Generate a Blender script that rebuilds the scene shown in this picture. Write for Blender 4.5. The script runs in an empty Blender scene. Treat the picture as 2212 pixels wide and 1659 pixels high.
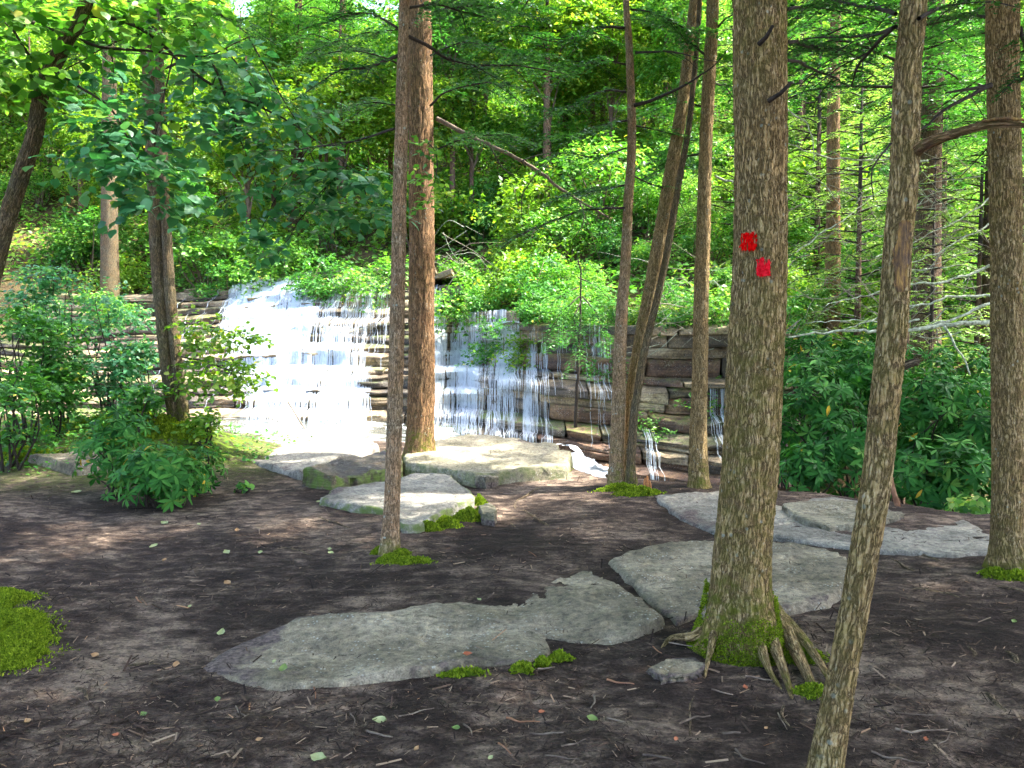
import bpy, math, random
import numpy as np

# ------------------------------------------------------------------ camera, sky, sun, exposure
SC = bpy.context.scene
COL = SC.collection
F0, CU, CV, VH, EYE = 1728.0, 1106.0, 829.5, 745.0, 1.6      # photo read at 2212 x 1659
PITCH = math.atan((CV - VH) / F0)
cam_d = bpy.data.cameras.new('camera')
cam_d.sensor_width = 36.0
cam_d.lens = 36.0 * F0 / 2212.0
cam_d.clip_start, cam_d.clip_end = 0.05, 600.0
cam = bpy.data.objects.new('camera', cam_d)
COL.objects.link(cam)
cam.location = (0, 0, EYE)
cam.rotation_euler = (math.pi / 2 - PITCH, 0, 0)
SC.camera = cam

SUN_EL = math.radians(60)
SUN_AZ = math.atan2(0.95, 0.10)                               # towards the sun: to the right
world = bpy.data.worlds.new('World')
SC.world = world
world.use_nodes = True
wn = world.node_tree.nodes
bg = wn['Background']
sky = wn.new('ShaderNodeTexSky')
sky.sky_type = 'NISHITA'
sky.sun_disc = False
sky.air_density = 0.6
sky.dust_density = 3.0
sky.ozone_density = 0.4
sky.sun_elevation = SUN_EL
sky.sun_rotation = SUN_AZ
world.node_tree.links.new(sky.outputs[0], bg.inputs[0])
bg.inputs[1].default_value = 0.15

sun_d = bpy.data.lights.new('sun', 'SUN')
sun_d.energy = 2.6
sun_d.angle = math.radians(0.53)
sun_d.color = (1.0, 0.95, 0.86)
sun = bpy.data.objects.new('sun', sun_d)
COL.objects.link(sun)
sun.rotation_euler = (math.pi / 2 - SUN_EL, 0, math.pi - SUN_AZ)
SC.view_settings.view_transform = 'Standard'
SC.view_settings.look = 'None'
SC.view_settings.gamma = 1.0
SC.view_settings.exposure = 3.5
SC.view_settings.use_curve_mapping = False
SC.render.engine = 'CYCLES'
SC.cycles.use_denoising = True
SC.cycles.use_adaptive_sampling = True
SC.cycles.adaptive_threshold = 0.03
SC.cycles.max_bounces = 6
SC.cycles.diffuse_bounces = 3
SC.cycles.glossy_bounces = 2
SC.cycles.transmission_bounces = 4
SC.cycles.caustics_reflective = False
SC.cycles.caustics_refractive = False
SC.cycles.sample_clamp_indirect = 4.0

RNG = np.random.default_rng(7)
random.seed(7)

# ------------------------------------------------------------------ reading the photograph: pixel -> point
CP, SP = math.cos(PITCH), math.sin(PITCH)

def ray(u, v):
    a, b = (u - CU) / F0, -(v - CV) / F0
    return np.array([a, CP + b * SP, b * CP - SP])

def P(u, v, y):
    d = ray(u, v)
    return np.array([0, 0, EYE]) + d * (y / d[1])

def PZ(u, v, z=0.0):
    d = ray(u, v)
    return np.array([0, 0, EYE]) + d * ((z - EYE) / d[2])

def proj(p):
    p = np.asarray(p, float) - np.array([0, 0, EYE])
    f = p[..., 1] * CP - p[..., 2] * SP
    up = p[..., 1] * SP + p[..., 2] * CP
    return CU + F0 * p[..., 0] / f, CV - F0 * up / f

# ------------------------------------------------------------------ noise
def _h(ix, iy, iz, s):
    n = (ix * 374761393 + iy * 668265263 + iz * 2147483647 + s * 974634777) & 0xffffffff
    n = ((n ^ (n >> 13)) * 1274126177) & 0xffffffff
    n = ((n ^ (n >> 16)) * 2246822519) & 0xffffffff
    return ((n ^ (n >> 15)) & 0xffffff) / float(0xffffff)

def vnoise(x, y, z=0.0, s=0):
    x, y, z = np.broadcast_arrays(np.asarray(x, float), np.asarray(y, float), np.asarray(z, float))
    ix, iy, iz = np.floor(x).astype(np.int64), np.floor(y).astype(np.int64), np.floor(z).astype(np.int64)
    fx, fy, fz = x - ix, y - iy, z - iz
    fx, fy, fz = [t * t * (3 - 2 * t) for t in (fx, fy, fz)]
    r = 0
    for dx in (0, 1):
        for dy in (0, 1):
            for dz in (0, 1):
                w = (fx if dx else 1 - fx) * (fy if dy else 1 - fy) * (fz if dz else 1 - fz)
                r = r + w * _h(ix + dx, iy + dy, iz + dz, s)
    return r * 2 - 1

def fbm(x, y, z=0.0, s=0, o=4, g=0.5):
    r, a = 0, 1.0
    for i in range(o):
        r = r + a * vnoise(np.asarray(x) * 2 ** i, np.asarray(y) * 2 ** i, np.asarray(z) * 2 ** i, s + i * 17)
        a *= g
    return r

def sstep(a, b, x):
    t = np.clip((x - a) / (b - a), 0, 1)
    return t * t * (3 - 2 * t)

# ------------------------------------------------------------------ mesh helpers
def mk(name, V, Fs, mat, root=None, smooth=False, attrs=None, vec=None, link=True):
    V = np.asarray(V, np.float32).reshape(-1, 3)
    if root is not None:
        V = V - np.array(root['_o'] if '_o' in root else root.location, np.float32)
    if not isinstance(Fs, (list, tuple)):
        Fs = [Fs]
    Fs = [np.asarray(f, np.int32) for f in Fs if len(f)]
    li = np.concatenate([f.reshape(-1) for f in Fs])
    tot = np.concatenate([np.full(len(f), f.shape[1], np.int32) for f in Fs])
    st = np.concatenate([[0], np.cumsum(tot)[:-1]]).astype(np.int32)
    me = bpy.data.meshes.new(name)
    me.vertices.add(len(V)); me.vertices.foreach_set('co', V.reshape(-1))
    me.loops.add(len(li)); me.loops.foreach_set('vertex_index', li)
    me.polygons.add(len(tot)); me.polygons.foreach_set('loop_start', st)
    me.update(calc_edges=True)
    me.validate()
    if smooth:
        me.polygons.foreach_set('use_smooth', np.ones(len(tot), bool))
    for k, a in (attrs or {}).items():
        at = me.attributes.new(k, 'FLOAT', 'POINT'); at.data.foreach_set('value', np.asarray(a, np.float32))
    if vec is not None:
        at = me.attributes.new('bk', 'FLOAT_VECTOR', 'POINT'); at.data.foreach_set('vector', np.asarray(vec, np.float32).reshape(-1))
    me.materials.append(mat)
    o = bpy.data.objects.new(name, me)
    if link:
        COL.objects.link(o)
    if root is not None:
        o.parent = root
    return o

def tag(o, label=None, cat=None, group=None, kind=None):
    for k, v in (('label', label), ('category', cat), ('group', group), ('kind', kind)):
        if v:
            o[k] = v
    return o

def thing(name, label, cat, loc, group=None):
    o = bpy.data.objects.new(name, None)
    o.empty_display_size = 0.2
    COL.objects.link(o)
    o.location = [float(c) for c in loc]
    return tag(o, label, cat, group)

class MB:
    """collects vertices, faces and attributes of one mesh"""
    def __init__(s):
        s.V, s.F, s.A, s.B, s.n = [], [], {}, [], 0
    def add(s, V, F, bk=None, **attrs):
        V = np.asarray(V, float).reshape(-1, 3)
        for f in (F if isinstance(F, list) else [F]):
            if len(f):
                s.F.append(np.asarray(f, np.int64) + s.n)
        s.V.append(V); s.n += len(V)
        s.B.append(np.zeros_like(V) if bk is None else bk)
        for k in set(s.A) | set(attrs):
            a = attrs.get(k, 0.0)
            a = np.full(len(V), a, float) if np.isscalar(a) else np.asarray(a, float)
            if k not in s.A:
                s.A[k] = [np.zeros(s.n - len(V))]
            s.A[k].append(a)
        return s
    def build(s, name, mat, root=None, smooth=False, **kw):
        V = np.concatenate(s.V)
        by = {}
        for f in s.F:
            by.setdefault(f.shape[1], []).append(f)
        Fs = [np.concatenate(v) for v in by.values()]
        return mk(name, V, Fs, mat, root, smooth, {k: np.concatenate(v) for k, v in s.A.items()}, np.concatenate(s.B), **kw)

def resample(pts, step=None, n=None, extra=None):
    """Catmull-Rom through pts, resampled by length"""
    pts = np.asarray(pts, float)
    if len(pts) == 2:
        fine = pts[0] + (pts[1] - pts[0]) * np.linspace(0, 1, 40)[:, None]
        tt = np.linspace(0, 1, 40)
    else:
        q = np.vstack([2 * pts[0] - pts[1], pts, 2 * pts[-1] - pts[-2]])
        out, tt = [], []
        for i in range(len(pts) - 1):
            p0, p1, p2, p3 = q[i:i + 4]
            t = np.linspace(0, 1, 16, endpoint=i == len(pts) - 2)[:, None]
            out.append(0.5 * (2 * p1 + (p2 - p0) * t + (2 * p0 - 5 * p1 + 4 * p2 - p3) * t ** 2 + (3 * p1 - p0 - 3 * p2 + p3) * t ** 3))
            tt.append(i + t[:, 0])
        fine = np.vstack(out); tt = np.concatenate(tt)
    L = np.concatenate([[0], np.cumsum(np.linalg.norm(np.diff(fine, axis=0), axis=1))])
    n = n or max(3, int(L[-1] / step) + 1)
    s = np.linspace(0, L[-1], n)
    res = np.stack([np.interp(s, L, fine[:, k]) for k in range(3)], 1)
    ti = np.interp(s, L, tt)
    if extra is None:
        return res
    return res, np.interp(ti, np.arange(len(extra)) if len(pts) > 2 else np.linspace(0, 1, len(extra)), extra)

def frames(p):
    t = np.gradient(p, axis=0)
    t /= np.linalg.norm(t, axis=1)[:, None] + 1e-9
    ref = np.array([1.0, 0, 0]) if abs(t[0, 0]) < 0.8 else np.array([0, 1.0, 0])
    N = np.zeros_like(p)
    for i in range(len(p)):
        ref = ref - t[i] * ref.dot(t[i])
        ref /= np.linalg.norm(ref)
        N[i] = ref
    return t, N, np.cross(t, N)

def tube(p, r, sides=8, disp=None, cap=True):
    """p (n,3), r (n,) -> V, F, bark coordinates; disp(theta, s, r) adds to the radius"""
    p = np.asarray(p, float); r = np.broadcast_to(np.asarray(r, float), (len(p),))
    t, N, B = frames(p)
    th = np.linspace(0, 2 * np.pi, sides, endpoint=False)
    s = np.concatenate([[0], np.cumsum(np.linalg.norm(np.diff(p, axis=0), axis=1))])
    R = np.repeat(r[:, None], sides, 1)
    if disp is not None:
        R = R + disp(th[None, :] + 0 * s[:, None], s[:, None] + 0 * th[None, :], R)
    V = p[:, None] + R[..., None] * (np.cos(th)[None, :, None] * N[:, None] + np.sin(th)[None, :, None] * B[:, None])
    n = len(p)
    i = np.arange(n - 1)[:, None] * sides; j = np.arange(sides)[None, :]; j2 = (j + 1) % sides
    F = np.stack([i + j, i + j2, i + sides + j2, i + sides + j], -1).reshape(-1, 4)
    rm = np.mean(r)
    bk = np.stack([np.cos(th)[None] * rm + 0 * s[:, None], np.sin(th)[None] * rm + 0 * s[:, None], s[:, None] + 0 * th[None]], -1).reshape(-1, 3)
    V = V.reshape(-1, 3)
    Fs = [F]
    if cap:
        V = np.vstack([V, p[-1] + t[-1] * r[-1] * 0.4]); bk = np.vstack([bk, bk[-1]])
        k = np.arange(sides)
        Fs.append(np.stack([(n - 1) * sides + k, (n - 1) * sides + (k + 1) % sides, np.full(sides, len(V) - 1)], 1))
    return V, Fs, bk

def rot_from(z_dir, x_hint):
    """matrices whose y axis is z_dir's partner: columns = (side, along, normal) from along and normal hint"""
    along = z_dir / (np.linalg.norm(z_dir, axis=1)[:, None] + 1e-9)
    side = np.cross(along, x_hint); side /= np.linalg.norm(side, axis=1)[:, None] + 1e-9
    nor = np.cross(side, along)
    return np.stack([side, along, nor], -1)

def scatter(T, TF, pos, along, nor, size, width=1.0):
    """copies of a leaf template (x across, y along, z normal) -> V, [F]"""
    M = rot_from(along, nor)
    S = np.asarray(size, float)[:, None, None] * np.ones(3)[None, None]
    TT = np.asarray(T, float)[None] * np.array([width, 1, 1])
    V = np.einsum('nij,nkj->nki', M, TT * S) + pos[:, None]
    k = T.shape[0]
    Fs = [(np.asarray(f)[None] + (np.arange(len(pos)) * k)[:, None, None]).reshape(-1, np.asarray(f).shape[1]) for f in TF]
    return V.reshape(-1, 3), Fs, k

LEAF4 = np.array([[0, 0, 0], [.30, .42, .05], [0, 1, -.10], [-.30, .42, .05]]); LEAF4F = [np.array([[0, 1, 2], [0, 2, 3]])]
LEAF8 = np.array([[0, 0, 0], [.24, .2, .05], [.34, .48, .06], [.17, .8, 0], [0, 1, -.12], [-.17, .8, 0], [-.34, .48, .06], [-.24, .2, .05], [0, .3, 0], [0, .7, -.03]])
LEAF8F = [np.array([[0, 1, 8], [0, 8, 7], [9, 4, 5], [9, 3, 4]]), np.array([[1, 2, 9, 8], [8, 9, 6, 7]]), np.array([[2, 3, 9], [9, 5, 6]])]
RHODO = np.array([[0, 0, 0], [.10, .25, .03], [.15, .55, .02], [.10, .82, -.05], [0, 1, -.13], [-.10, .82, -.05], [-.15, .55, .02], [-.10, .25, .03], [0, .25, 0], [0, .55, -.02], [0, .82, -.08]])
RHODOF = [np.array([[0, 1, 8], [0, 8, 7], [10, 3, 4], [10, 4, 5]]), np.array([[1, 2, 9, 8], [8, 9, 6, 7], [2, 3, 10, 9], [9, 10, 5, 6]])]
NEEDLE = np.array([[0, 0, 0], [.22, .45, .03], [0, 1, 0], [-.22, .45, .03]]); NEEDLEF = [np.array([[0, 1, 2, 3]])]

def unit(v):
    return v / (np.linalg.norm(v, axis=-1, keepdims=True) + 1e-9)

# ------------------------------------------------------------------ materials
def new_mat(name):
    m = bpy.data.materials.new(name); m.use_nodes = True
    nt = m.node_tree; nt.nodes.clear()
    out = nt.nodes.new('ShaderNodeOutputMaterial')
    return m, nt, out

def nd(nt, kind, **kw):
    n = nt.nodes.new('ShaderNode' + kind)
    for k, v in kw.items():
        if k.startswith('i_'):
            key = k[2:]
            n.inputs[int(key) if key.isdigit() else key.replace('_', ' ')].default_value = v
        else:
            setattr(n, k, v)
    return n

def ramp(nt, fac, stops, interp='LINEAR'):
    r = nt.nodes.new('ShaderNodeValToRGB')
    e = r.color_ramp.elements
    while len(e) < len(stops):
        e.new(0.5)
    for el, (p, c) in zip(e, stops):
        el.position = p
        el.color = (*c, 1) if len(c) == 3 else c
    r.color_ramp.interpolation = interp
    nt.links.new(fac, r.inputs[0])
    return r.outputs[0]

def mix(nt, fac, a, b, mode='MIX'):
    m = nt.nodes.new('ShaderNodeMix'); m.data_type = 'RGBA'; m.blend_type = mode
    for s, val in ((m.inputs[0], fac), (m.inputs[6], a), (m.inputs[7], b)):
        if isinstance(val, (int, float)):
            s.default_value = val
        elif isinstance(val, tuple):
            s.default_value = (*val, 1)
        else:
            nt.links.new(val, s)
    return m.outputs[2]

def math_n(nt, op, a, b=None):
    m = nd(nt, 'Math', operation=op)
    for s, val in zip(m.inputs, (a, b)):
        if val is None:
            continue
        if isinstance(val, (int, float)):
            s.default_value = val
        else:
            nt.links.new(val, s)
    return m.outputs[0]

def attr(nt, name, out='Fac'):
    return nd(nt, 'Attribute', attribute_name=name).outputs[out]

def noise_n(nt, vec, scale, detail=4, rough=0.55, dist=0.0):
    n = nd(nt, 'TexNoise', i_Scale=scale, i_Detail=detail, i_Roughness=rough, i_Distortion=dist)
    if vec is not None:
        nt.links.new(vec, n.inputs['Vector'])
    return n.outputs['Fac']

def scaled(nt, vec, s):
    m = nd(nt, 'Mapping'); m.inputs['Scale'].default_value = s
    nt.links.new(vec, m.inputs['Vector'])
    return m.outputs[0]

def objco(nt):
    return nd(nt, 'TexCoord').outputs['Object']

def posco(nt):
    return nd(nt, 'NewGeometry').outputs['Position']

def leaf_mat(name, stops, trans=0.35, tcol=None, rough=0.45, spec=0.4):
    m, nt, out = new_mat(name)
    c = ramp(nt, attr(nt, 'tint'), stops)
    b = nd(nt, 'BsdfPrincipled', i_Roughness=rough); b.inputs['Specular IOR Level'].default_value = spec
    nt.links.new(c, b.inputs['Base Color'])
    t = nd(nt, 'BsdfTranslucent')
    tc = mix(nt, 1.0, c, tcol or (1.35, 1.4, 0.6), 'MULTIPLY')
    nt.links.new(tc, t.inputs['Color'])
    ms = nd(nt, 'MixShader'); ms.inputs[0].default_value = trans
    nt.links.new(b.outputs[0], ms.inputs[1]); nt.links.new(t.outputs[0], ms.inputs[2])
    nt.links.new(ms.outputs[0], out.inputs[0])
    return m

def bark_mat(name, dark, mid, light, scale=26.0, moss=(0.13, 0.135, 0.018), lichen=0.6, bump=0.9, red=None):
    m, nt, out = new_mat(name)
    bk = attr(nt, 'bk', 'Vector')
    wv = nd(nt, 'TexNoise', i_Scale=11.0, i_Detail=4.0); nt.links.new(bk, wv.inputs['Vector'])
    wo = nd(nt, 'VectorMath', operation='SCALE'); nt.links.new(wv.outputs['Color'], wo.inputs[0]); wo.inputs['Scale'].default_value = 0.022
    st2 = nd(nt, 'VectorMath', operation='ADD'); nt.links.new(scaled(nt, bk, (1, 1, 0.13)), st2.inputs[0]); nt.links.new(wo.outputs[0], st2.inputs[1])
    fur = noise_n(nt, st2.outputs[0], scale * 3.8, 3, .6)
    rid = math_n(nt, 'ABSOLUTE', math_n(nt, 'SUBTRACT', fur, .5))
    crk = ramp(nt, rid, [(0.0, (0, 0, 0)), (0.035, (.35, .35, .35)), (0.10, (1, 1, 1))])
    fine = noise_n(nt, scaled(nt, bk, (1, 1, .35)), 150, 5, .7)
    big = noise_n(nt, bk, 5.5, 3)
    c = ramp(nt, fine, [(0.30, dark), (0.5, mid), (0.70, light)])
    c = mix(nt, ramp(nt, big, [(0.35, (0, 0, 0)), (0.65, (.5, .5, .5))]), c, red or tuple(x * f for x, f in zip(mid, (1.3, .85, .6))))
    c = mix(nt, crk, tuple(x * 0.5 for x in dark), c)
    # lichen specks
    vl = nd(nt, 'TexVoronoi', feature='F1', i_Scale=34.0); nt.links.new(scaled(nt, bk, (1, 1, .7)), vl.inputs['Vector'])
    lm = math_n(nt, 'MULTIPLY', ramp(nt, vl.outputs['Distance'], [(0.16, (1, 1, 1)), (0.26, (0, 0, 0))]), ramp(nt, noise_n(nt, bk, 7.0, 2), [(0.54, (0, 0, 0)), (0.62, (lichen, lichen, lichen))]))
    c = mix(nt, lm, c, (0.34, 0.38, 0.31))
    # algae and moss film where the trunk carries it
    mo = math_n(nt, 'MULTIPLY', attr(nt, 'moss'), ramp(nt, noise_n(nt, bk, 22, 4), [(0.36, (0, 0, 0)), (0.6, (1, 1, 1))]))
    c = mix(nt, mo, c, moss)
    b = nd(nt, 'BsdfPrincipled', i_Roughness=0.85); b.inputs['Specular IOR Level'].default_value = 0.15
    nt.links.new(c, b.inputs['Base Color'])
    h = math_n(nt, 'ADD', math_n(nt, 'MULTIPLY', crk, 1.0), math_n(nt, 'MULTIPLY', fine, 0.7))
    bp = nd(nt, 'Bump', i_Strength=bump, i_Distance=0.012); nt.links.new(h, bp.inputs['Height'])
    nt.links.new(bp.outputs[0], b.inputs['Normal'])
    nt.links.new(b.outputs[0], out.inputs[0])
    return m

def rock_mat(name, a, b_, c_, sc=2.0, bump=0.5, wet=0.0, strata=0.0, moss=(0.10, 0.15, 0.02)):
    m, nt, out = new_mat(name)
    pc = posco(nt)
    n1 = noise_n(nt, pc, sc, 5, .6, .3)
    n2 = noise_n(nt, pc, 22, 5, .65)
    n3 = noise_n(nt, pc, 120, 3, .6)
    c = ramp(nt, n1, [(0.32, a), (0.5, b_), (0.68, c_)])
    c = mix(nt, 0.75, c, ramp(nt, n2, [(0.33, (.32, .32, .34)), (0.52, (1, 1, 1)), (0.70, (1.6, 1.55, 1.42))]), 'MULTIPLY')
    vs = nd(nt, 'TexVoronoi', feature='F1', i_Scale=38.0); nt.links.new(pc, vs.inputs['Vector'])
    c = mix(nt, math_n(nt, 'MULTIPLY', ramp(nt, vs.outputs['Distance'], [(0.14, (.8, .8, .8)), (0.3, (0, 0, 0))]), ramp(nt, noise_n(nt, pc, 5.0, 3), [(0.48, (0, 0, 0)), (0.6, (1, 1, 1))])), c, (.46, .46, .40))
    c = mix(nt, 0.6, c, ramp(nt, n3, [(0.32, (.42, .42, .42)), (0.5, (1, 1, 1)), (0.68, (1.4, 1.4, 1.4))]), 'MULTIPLY')
    h = math_n(nt, 'ADD', n2, math_n(nt, 'MULTIPLY', n3, 0.35))
    if strata:
        ss = noise_n(nt, scaled(nt, pc, (.25, .25, 7)), 3.0, 4, .6)
        c = mix(nt, strata, c, ramp(nt, ss, [(0.3, (.35, .32, .3)), (0.5, (1, 1, 1)), (.7, (1.3, 1.25, 1.1))]), 'MULTIPLY')
        h = math_n(nt, 'ADD', h, math_n(nt, 'MULTIPLY', ss, 1.5))
    so = ramp(nt, math_n(nt, 'ADD', attr(nt, 'soil'), math_n(nt, 'MULTIPLY', noise_n(nt, pc, 7, 5, .65), .9)), [(0.78, (0, 0, 0)), (0.92, (1, 1, 1))])
    c = mix(nt, so, c, mix(nt, ramp(nt, noise_n(nt, pc, 45, 4), [(.35, (0, 0, 0)), (.65, (1, 1, 1))]), (.045, .034, .033), (.17, .13, .11)))
    mo = math_n(nt, 'MULTIPLY', attr(nt, 'moss'), ramp(nt, noise_n(nt, pc, 9, 4), [(0.4, (0, 0, 0)), (0.58, (1, 1, 1))]))
    c = mix(nt, mo, c, moss)
    b = nd(nt, 'BsdfPrincipled', i_Roughness=0.8 - 0.45 * wet); b.inputs['Specular IOR Level'].default_value = 0.25 + 0.3 * wet
    nt.links.new(c, b.inputs['Base Color'])
    bp = nd(nt, 'Bump', i_Strength=bump, i_Distance=0.03); nt.links.new(h, bp.inputs['Height'])
    nt.links.new(bp.outputs[0], b.inputs['Normal'])
    nt.links.new(b.outputs[0], out.inputs[0])
    return m

def plain_mat(name, stops, rough=0.8, scale=30.0, at='tint', bump=0.0):
    m, nt, out = new_mat(name)
    f = attr(nt, at) if at else noise_n(nt, objco(nt), scale, 4)
    c = ramp(nt, f, stops)
    b = nd(nt, 'BsdfPrincipled', i_Roughness=rough); b.inputs['Specular IOR Level'].default_value = 0.2
    nt.links.new(c, b.inputs['Base Color'])
    nt.links.new(b.outputs[0], out.inputs[0])
    return m

def ground_mat():
    m, nt, out = new_mat('forest_floor')
    pc = posco(nt)
    big = noise_n(nt, pc, 0.85, 4, .6, .5)
    mid = noise_n(nt, scaled(nt, pc, (1, 1.7, 1)), 5.5, 6, .7, .3)
    fine = noise_n(nt, pc, 60, 5, .7)
    tn = math_n(nt, 'ADD', math_n(nt, 'MULTIPLY', big, .55), math_n(nt, 'MULTIPLY', mid, .55))
    c = ramp(nt, tn, [(0.43, (.020, .0135, .0105)), (0.52, (.042, .029, .0225)), (0.585, (.10, .073, .056)), (0.66, (.25, .19, .14))])
    c = mix(nt, 0.9, c, ramp(nt, fine, [(0.30, (.35, .32, .32)), (0.5, (.95, .95, .95)), (0.70, (1.6, 1.5, 1.4))]), 'MULTIPLY')
    far = attr(nt, 'hill')
    hc = ramp(nt, noise_n(nt, pc, 3.0, 5, .65), [(0.35, (.03, .026, .012)), (0.5, (.075, .05, .022)), (.66, (.05, .08, .018))])
    c = mix(nt, far, c, hc)
    mo = math_n(nt, 'MULTIPLY', attr(nt, 'moss'), ramp(nt, noise_n(nt, pc, 14, 4), [(0.36, (0, 0, 0)), (0.52, (1, 1, 1))]))
    c = mix(nt, mo, c, (.085, .135, .012))
    b = nd(nt, 'BsdfPrincipled', i_Roughness=0.9); b.inputs['Specular IOR Level'].default_value = 0.15
    nt.links.new(c, b.inputs['Base Color'])
    h = math_n(nt, 'ADD', math_n(nt, 'MULTIPLY', mid, 1.2), math_n(nt, 'MULTIPLY', fine, .5))
    bp = nd(nt, 'Bump', i_Strength=1.0, i_Distance=0.05); nt.links.new(h, bp.inputs['Height'])
    nt.links.new(bp.outputs[0], b.inputs['Normal'])
    nt.links.new(b.outputs[0], out.inputs[0])
    return m

def water_mat(name, col=(.60, .68, .74), trans=0.35, clear=False, clearness=0.0):
    m, nt, out = new_mat(name)
    b = nd(nt, 'BsdfPrincipled', i_Roughness=0.35)
    if clear:
        b.inputs['Roughness'].default_value = 0.08
        pc = posco(nt)
        c = ramp(nt, noise_n(nt, pc, 2.2, 5, .6), [(0.4, (.03, .035, .03)), (.55, (.10, .11, .10)), (.66, (.7, .75, .78))])
        nt.links.new(c, b.inputs['Base Color'])
        bp = nd(nt, 'Bump', i_Strength=.5, i_Distance=0.05); nt.links.new(noise_n(nt, pc, 9, 4), bp.inputs['Height'])
        nt.links.new(bp.outputs[0], b.inputs['Normal'])
        nt.links.new(b.outputs[0], out.inputs[0])
        return m
    b.inputs['Base Color'].default_value = (*col, 1)
    t = nd(nt, 'BsdfTranslucent'); t.inputs[0].default_value = (*col, 1)
    ms = nd(nt, 'MixShader'); ms.inputs[0].default_value = trans
    nt.links.new(b.outputs[0], ms.inputs[1]); nt.links.new(t.outputs[0], ms.inputs[2])
    if clearness:
        tp = nd(nt, 'BsdfTransparent'); m2 = nd(nt, 'MixShader'); m2.inputs[0].default_value = clearness
        nt.links.new(ms.outputs[0], m2.inputs[1]); nt.links.new(tp.outputs[0], m2.inputs[2])
        ms = m2
    nt.links.new(ms.outputs[0], out.inputs[0])
    return m

M = {}
M['ground'] = ground_mat()
M['bark_hemlock'] = bark_mat('bark_hemlock', (.17, .11, .045), (.40, .285, .13), (.62, .50, .31), 24, red=(.36, .22, .08))
M['bark_red'] = bark_mat('bark_red', (.14, .08, .042), (.28, .165, .085), (.40, .28, .17), 14, red=(.32, .15, .065))
M['bark_thin'] = bark_mat('bark_thin', (.17, .115, .065), (.37, .275, .17), (.58, .49, .36), 30, lichen=.9, bump=.7)
M['bark_far'] = bark_mat('bark_far', (.07, .045, .03), (.15, .105, .07), (.25, .2, .15), 14, lichen=.2)
M['bark_grey'] = bark_mat('bark_grey', (.085, .07, .045), (.18, .145, .09), (.30, .255, .17), 22, lichen=.25)
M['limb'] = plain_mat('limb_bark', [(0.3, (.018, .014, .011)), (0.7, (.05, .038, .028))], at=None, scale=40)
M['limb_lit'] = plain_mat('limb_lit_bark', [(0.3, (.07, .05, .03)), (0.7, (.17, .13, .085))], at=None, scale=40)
M['dead'] = plain_mat('dead_branch', [(0.32, (.10, .10, .07)), (0.5, (.28, .31, .22)), (0.68, (.44, .47, .36))], at=None, scale=24)
M['dead_thin'] = plain_mat('dead_twig', [(0.3, (.12, .10, .075)), (0.7, (.32, .29, .21))], at=None, scale=24)
M['hemlock'] = leaf_mat('hemlock_needles', [(0, (.012, .060, .014)), (.5, (.034, .145, .024)), (1, (.09, .26, .04))], .42)
M['hemlock_light'] = leaf_mat('hemlock_needles_light', [(0, (.05, .12, .025)), (.5, (.13, .24, .055)), (1, (.30, .40, .14))], .45)
M['broad'] = leaf_mat('broad_leaves', [(0, (.024, .095, .014)), (.4, (.07, .22, .025)), (.75, (.17, .35, .055)), (.95, (.32, .45, .12)), (1, (.40, .40, .06))], .5)  # pale upper stop paints leaf-gloss highlights into the colour
M['broad_yellow'] = leaf_mat('broad_leaves_yellow', [(0, (.05, .13, .012)), (.5, (.13, .27, .02)), (.9, (.27, .38, .05)), (1, (.42, .36, .05))], .5)
M['broad_blue'] = leaf_mat('broad_leaves_blue', [(0, (.02, .11, .04)), (.5, (.05, .21, .085)), (.92, (.14, .33, .17)), (1, (.24, .38, .06))], .42)
M['rhodo'] = leaf_mat('rhododendron_leaves', [(0, (.010, .055, .010)), (.5, (.03, .135, .022)), (.93, (.08, .24, .04)), (.97, (.12, .2, .03)), (1, (.5, .33, .03))], .22, rough=.5, spec=.1)
M['laurel'] = leaf_mat('laurel_leaves', [(0, (.018, .085, .018)), (.5, (.055, .20, .03)), (.95, (.13, .32, .05)), (1, (.34, .34, .04))], .42, rough=.42, spec=.32)
M['moss'] = leaf_mat('moss_tufts', [(0, (.06, .10, .008)), (.5, (.16, .24, .014)), (1, (.30, .38, .03))], .3, rough=.8, spec=.1)
M['slab'] = rock_mat('slab_stone', (.125, .108, .072), (.225, .192, .132), (.36, .31, .22), 2.2, .9)
M['slab_blue'] = rock_mat('slab_stone_blue', (.13, .12, .10), (.22, .205, .17), (.33, .305, .25), 2.0, .8)
M['slab_tan'] = rock_mat('slab_stone_tan', (.13, .12, .075), (.21, .19, .13), (.31, .28, .20), 2.0, .9)
M['ledge'] = rock_mat('ledge_stone', (.05, .039, .024), (.17, .127, .074), (.40, .32, .19), 1.3, .9, .3, .8)
M['ledge_dark'] = rock_mat('ledge_stone_wet', (.022, .019, .014), (.06, .047, .03), (.17, .125, .068), 1.3, .9, .5, .8)
M['ledge_red'] = rock_mat('ledge_stone_red', (.04, .025, .018), (.11, .06, .033), (.25, .16, .085), 1.3, .9, .4, .7)
M['fall'] = water_mat('falling_water', clearness=.35)
M['foam'] = water_mat('foam', (.62, .66, .68), .15)
M['pool'] = water_mat('pool_water', clear=True)
M['litter'] = plain_mat('needle_litter', [(0, (.014, .009, .007)), (.35, (.045, .028, .02)), (.62, (.12, .078, .05)), (.85, (.30, .22, .15)), (1, (.40, .20, .09))], .9)
M['twig'] = plain_mat('twig_wood', [(0.3, (.06, .042, .033)), (.5, (.13, .10, .075)), (.7, (.24, .19, .14))], at=None, scale=18)
M['twig_red'] = plain_mat('twig_red', [(0.3, (.14, .06, .03)), (.7, (.30, .16, .09))], at=None, scale=18)
M['leaf_pale'] = plain_mat('fallen_leaf_pale', [(0.3, (.22, .26, .10)), (.7, (.34, .36, .18))], .6, at=None, scale=20)
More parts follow.
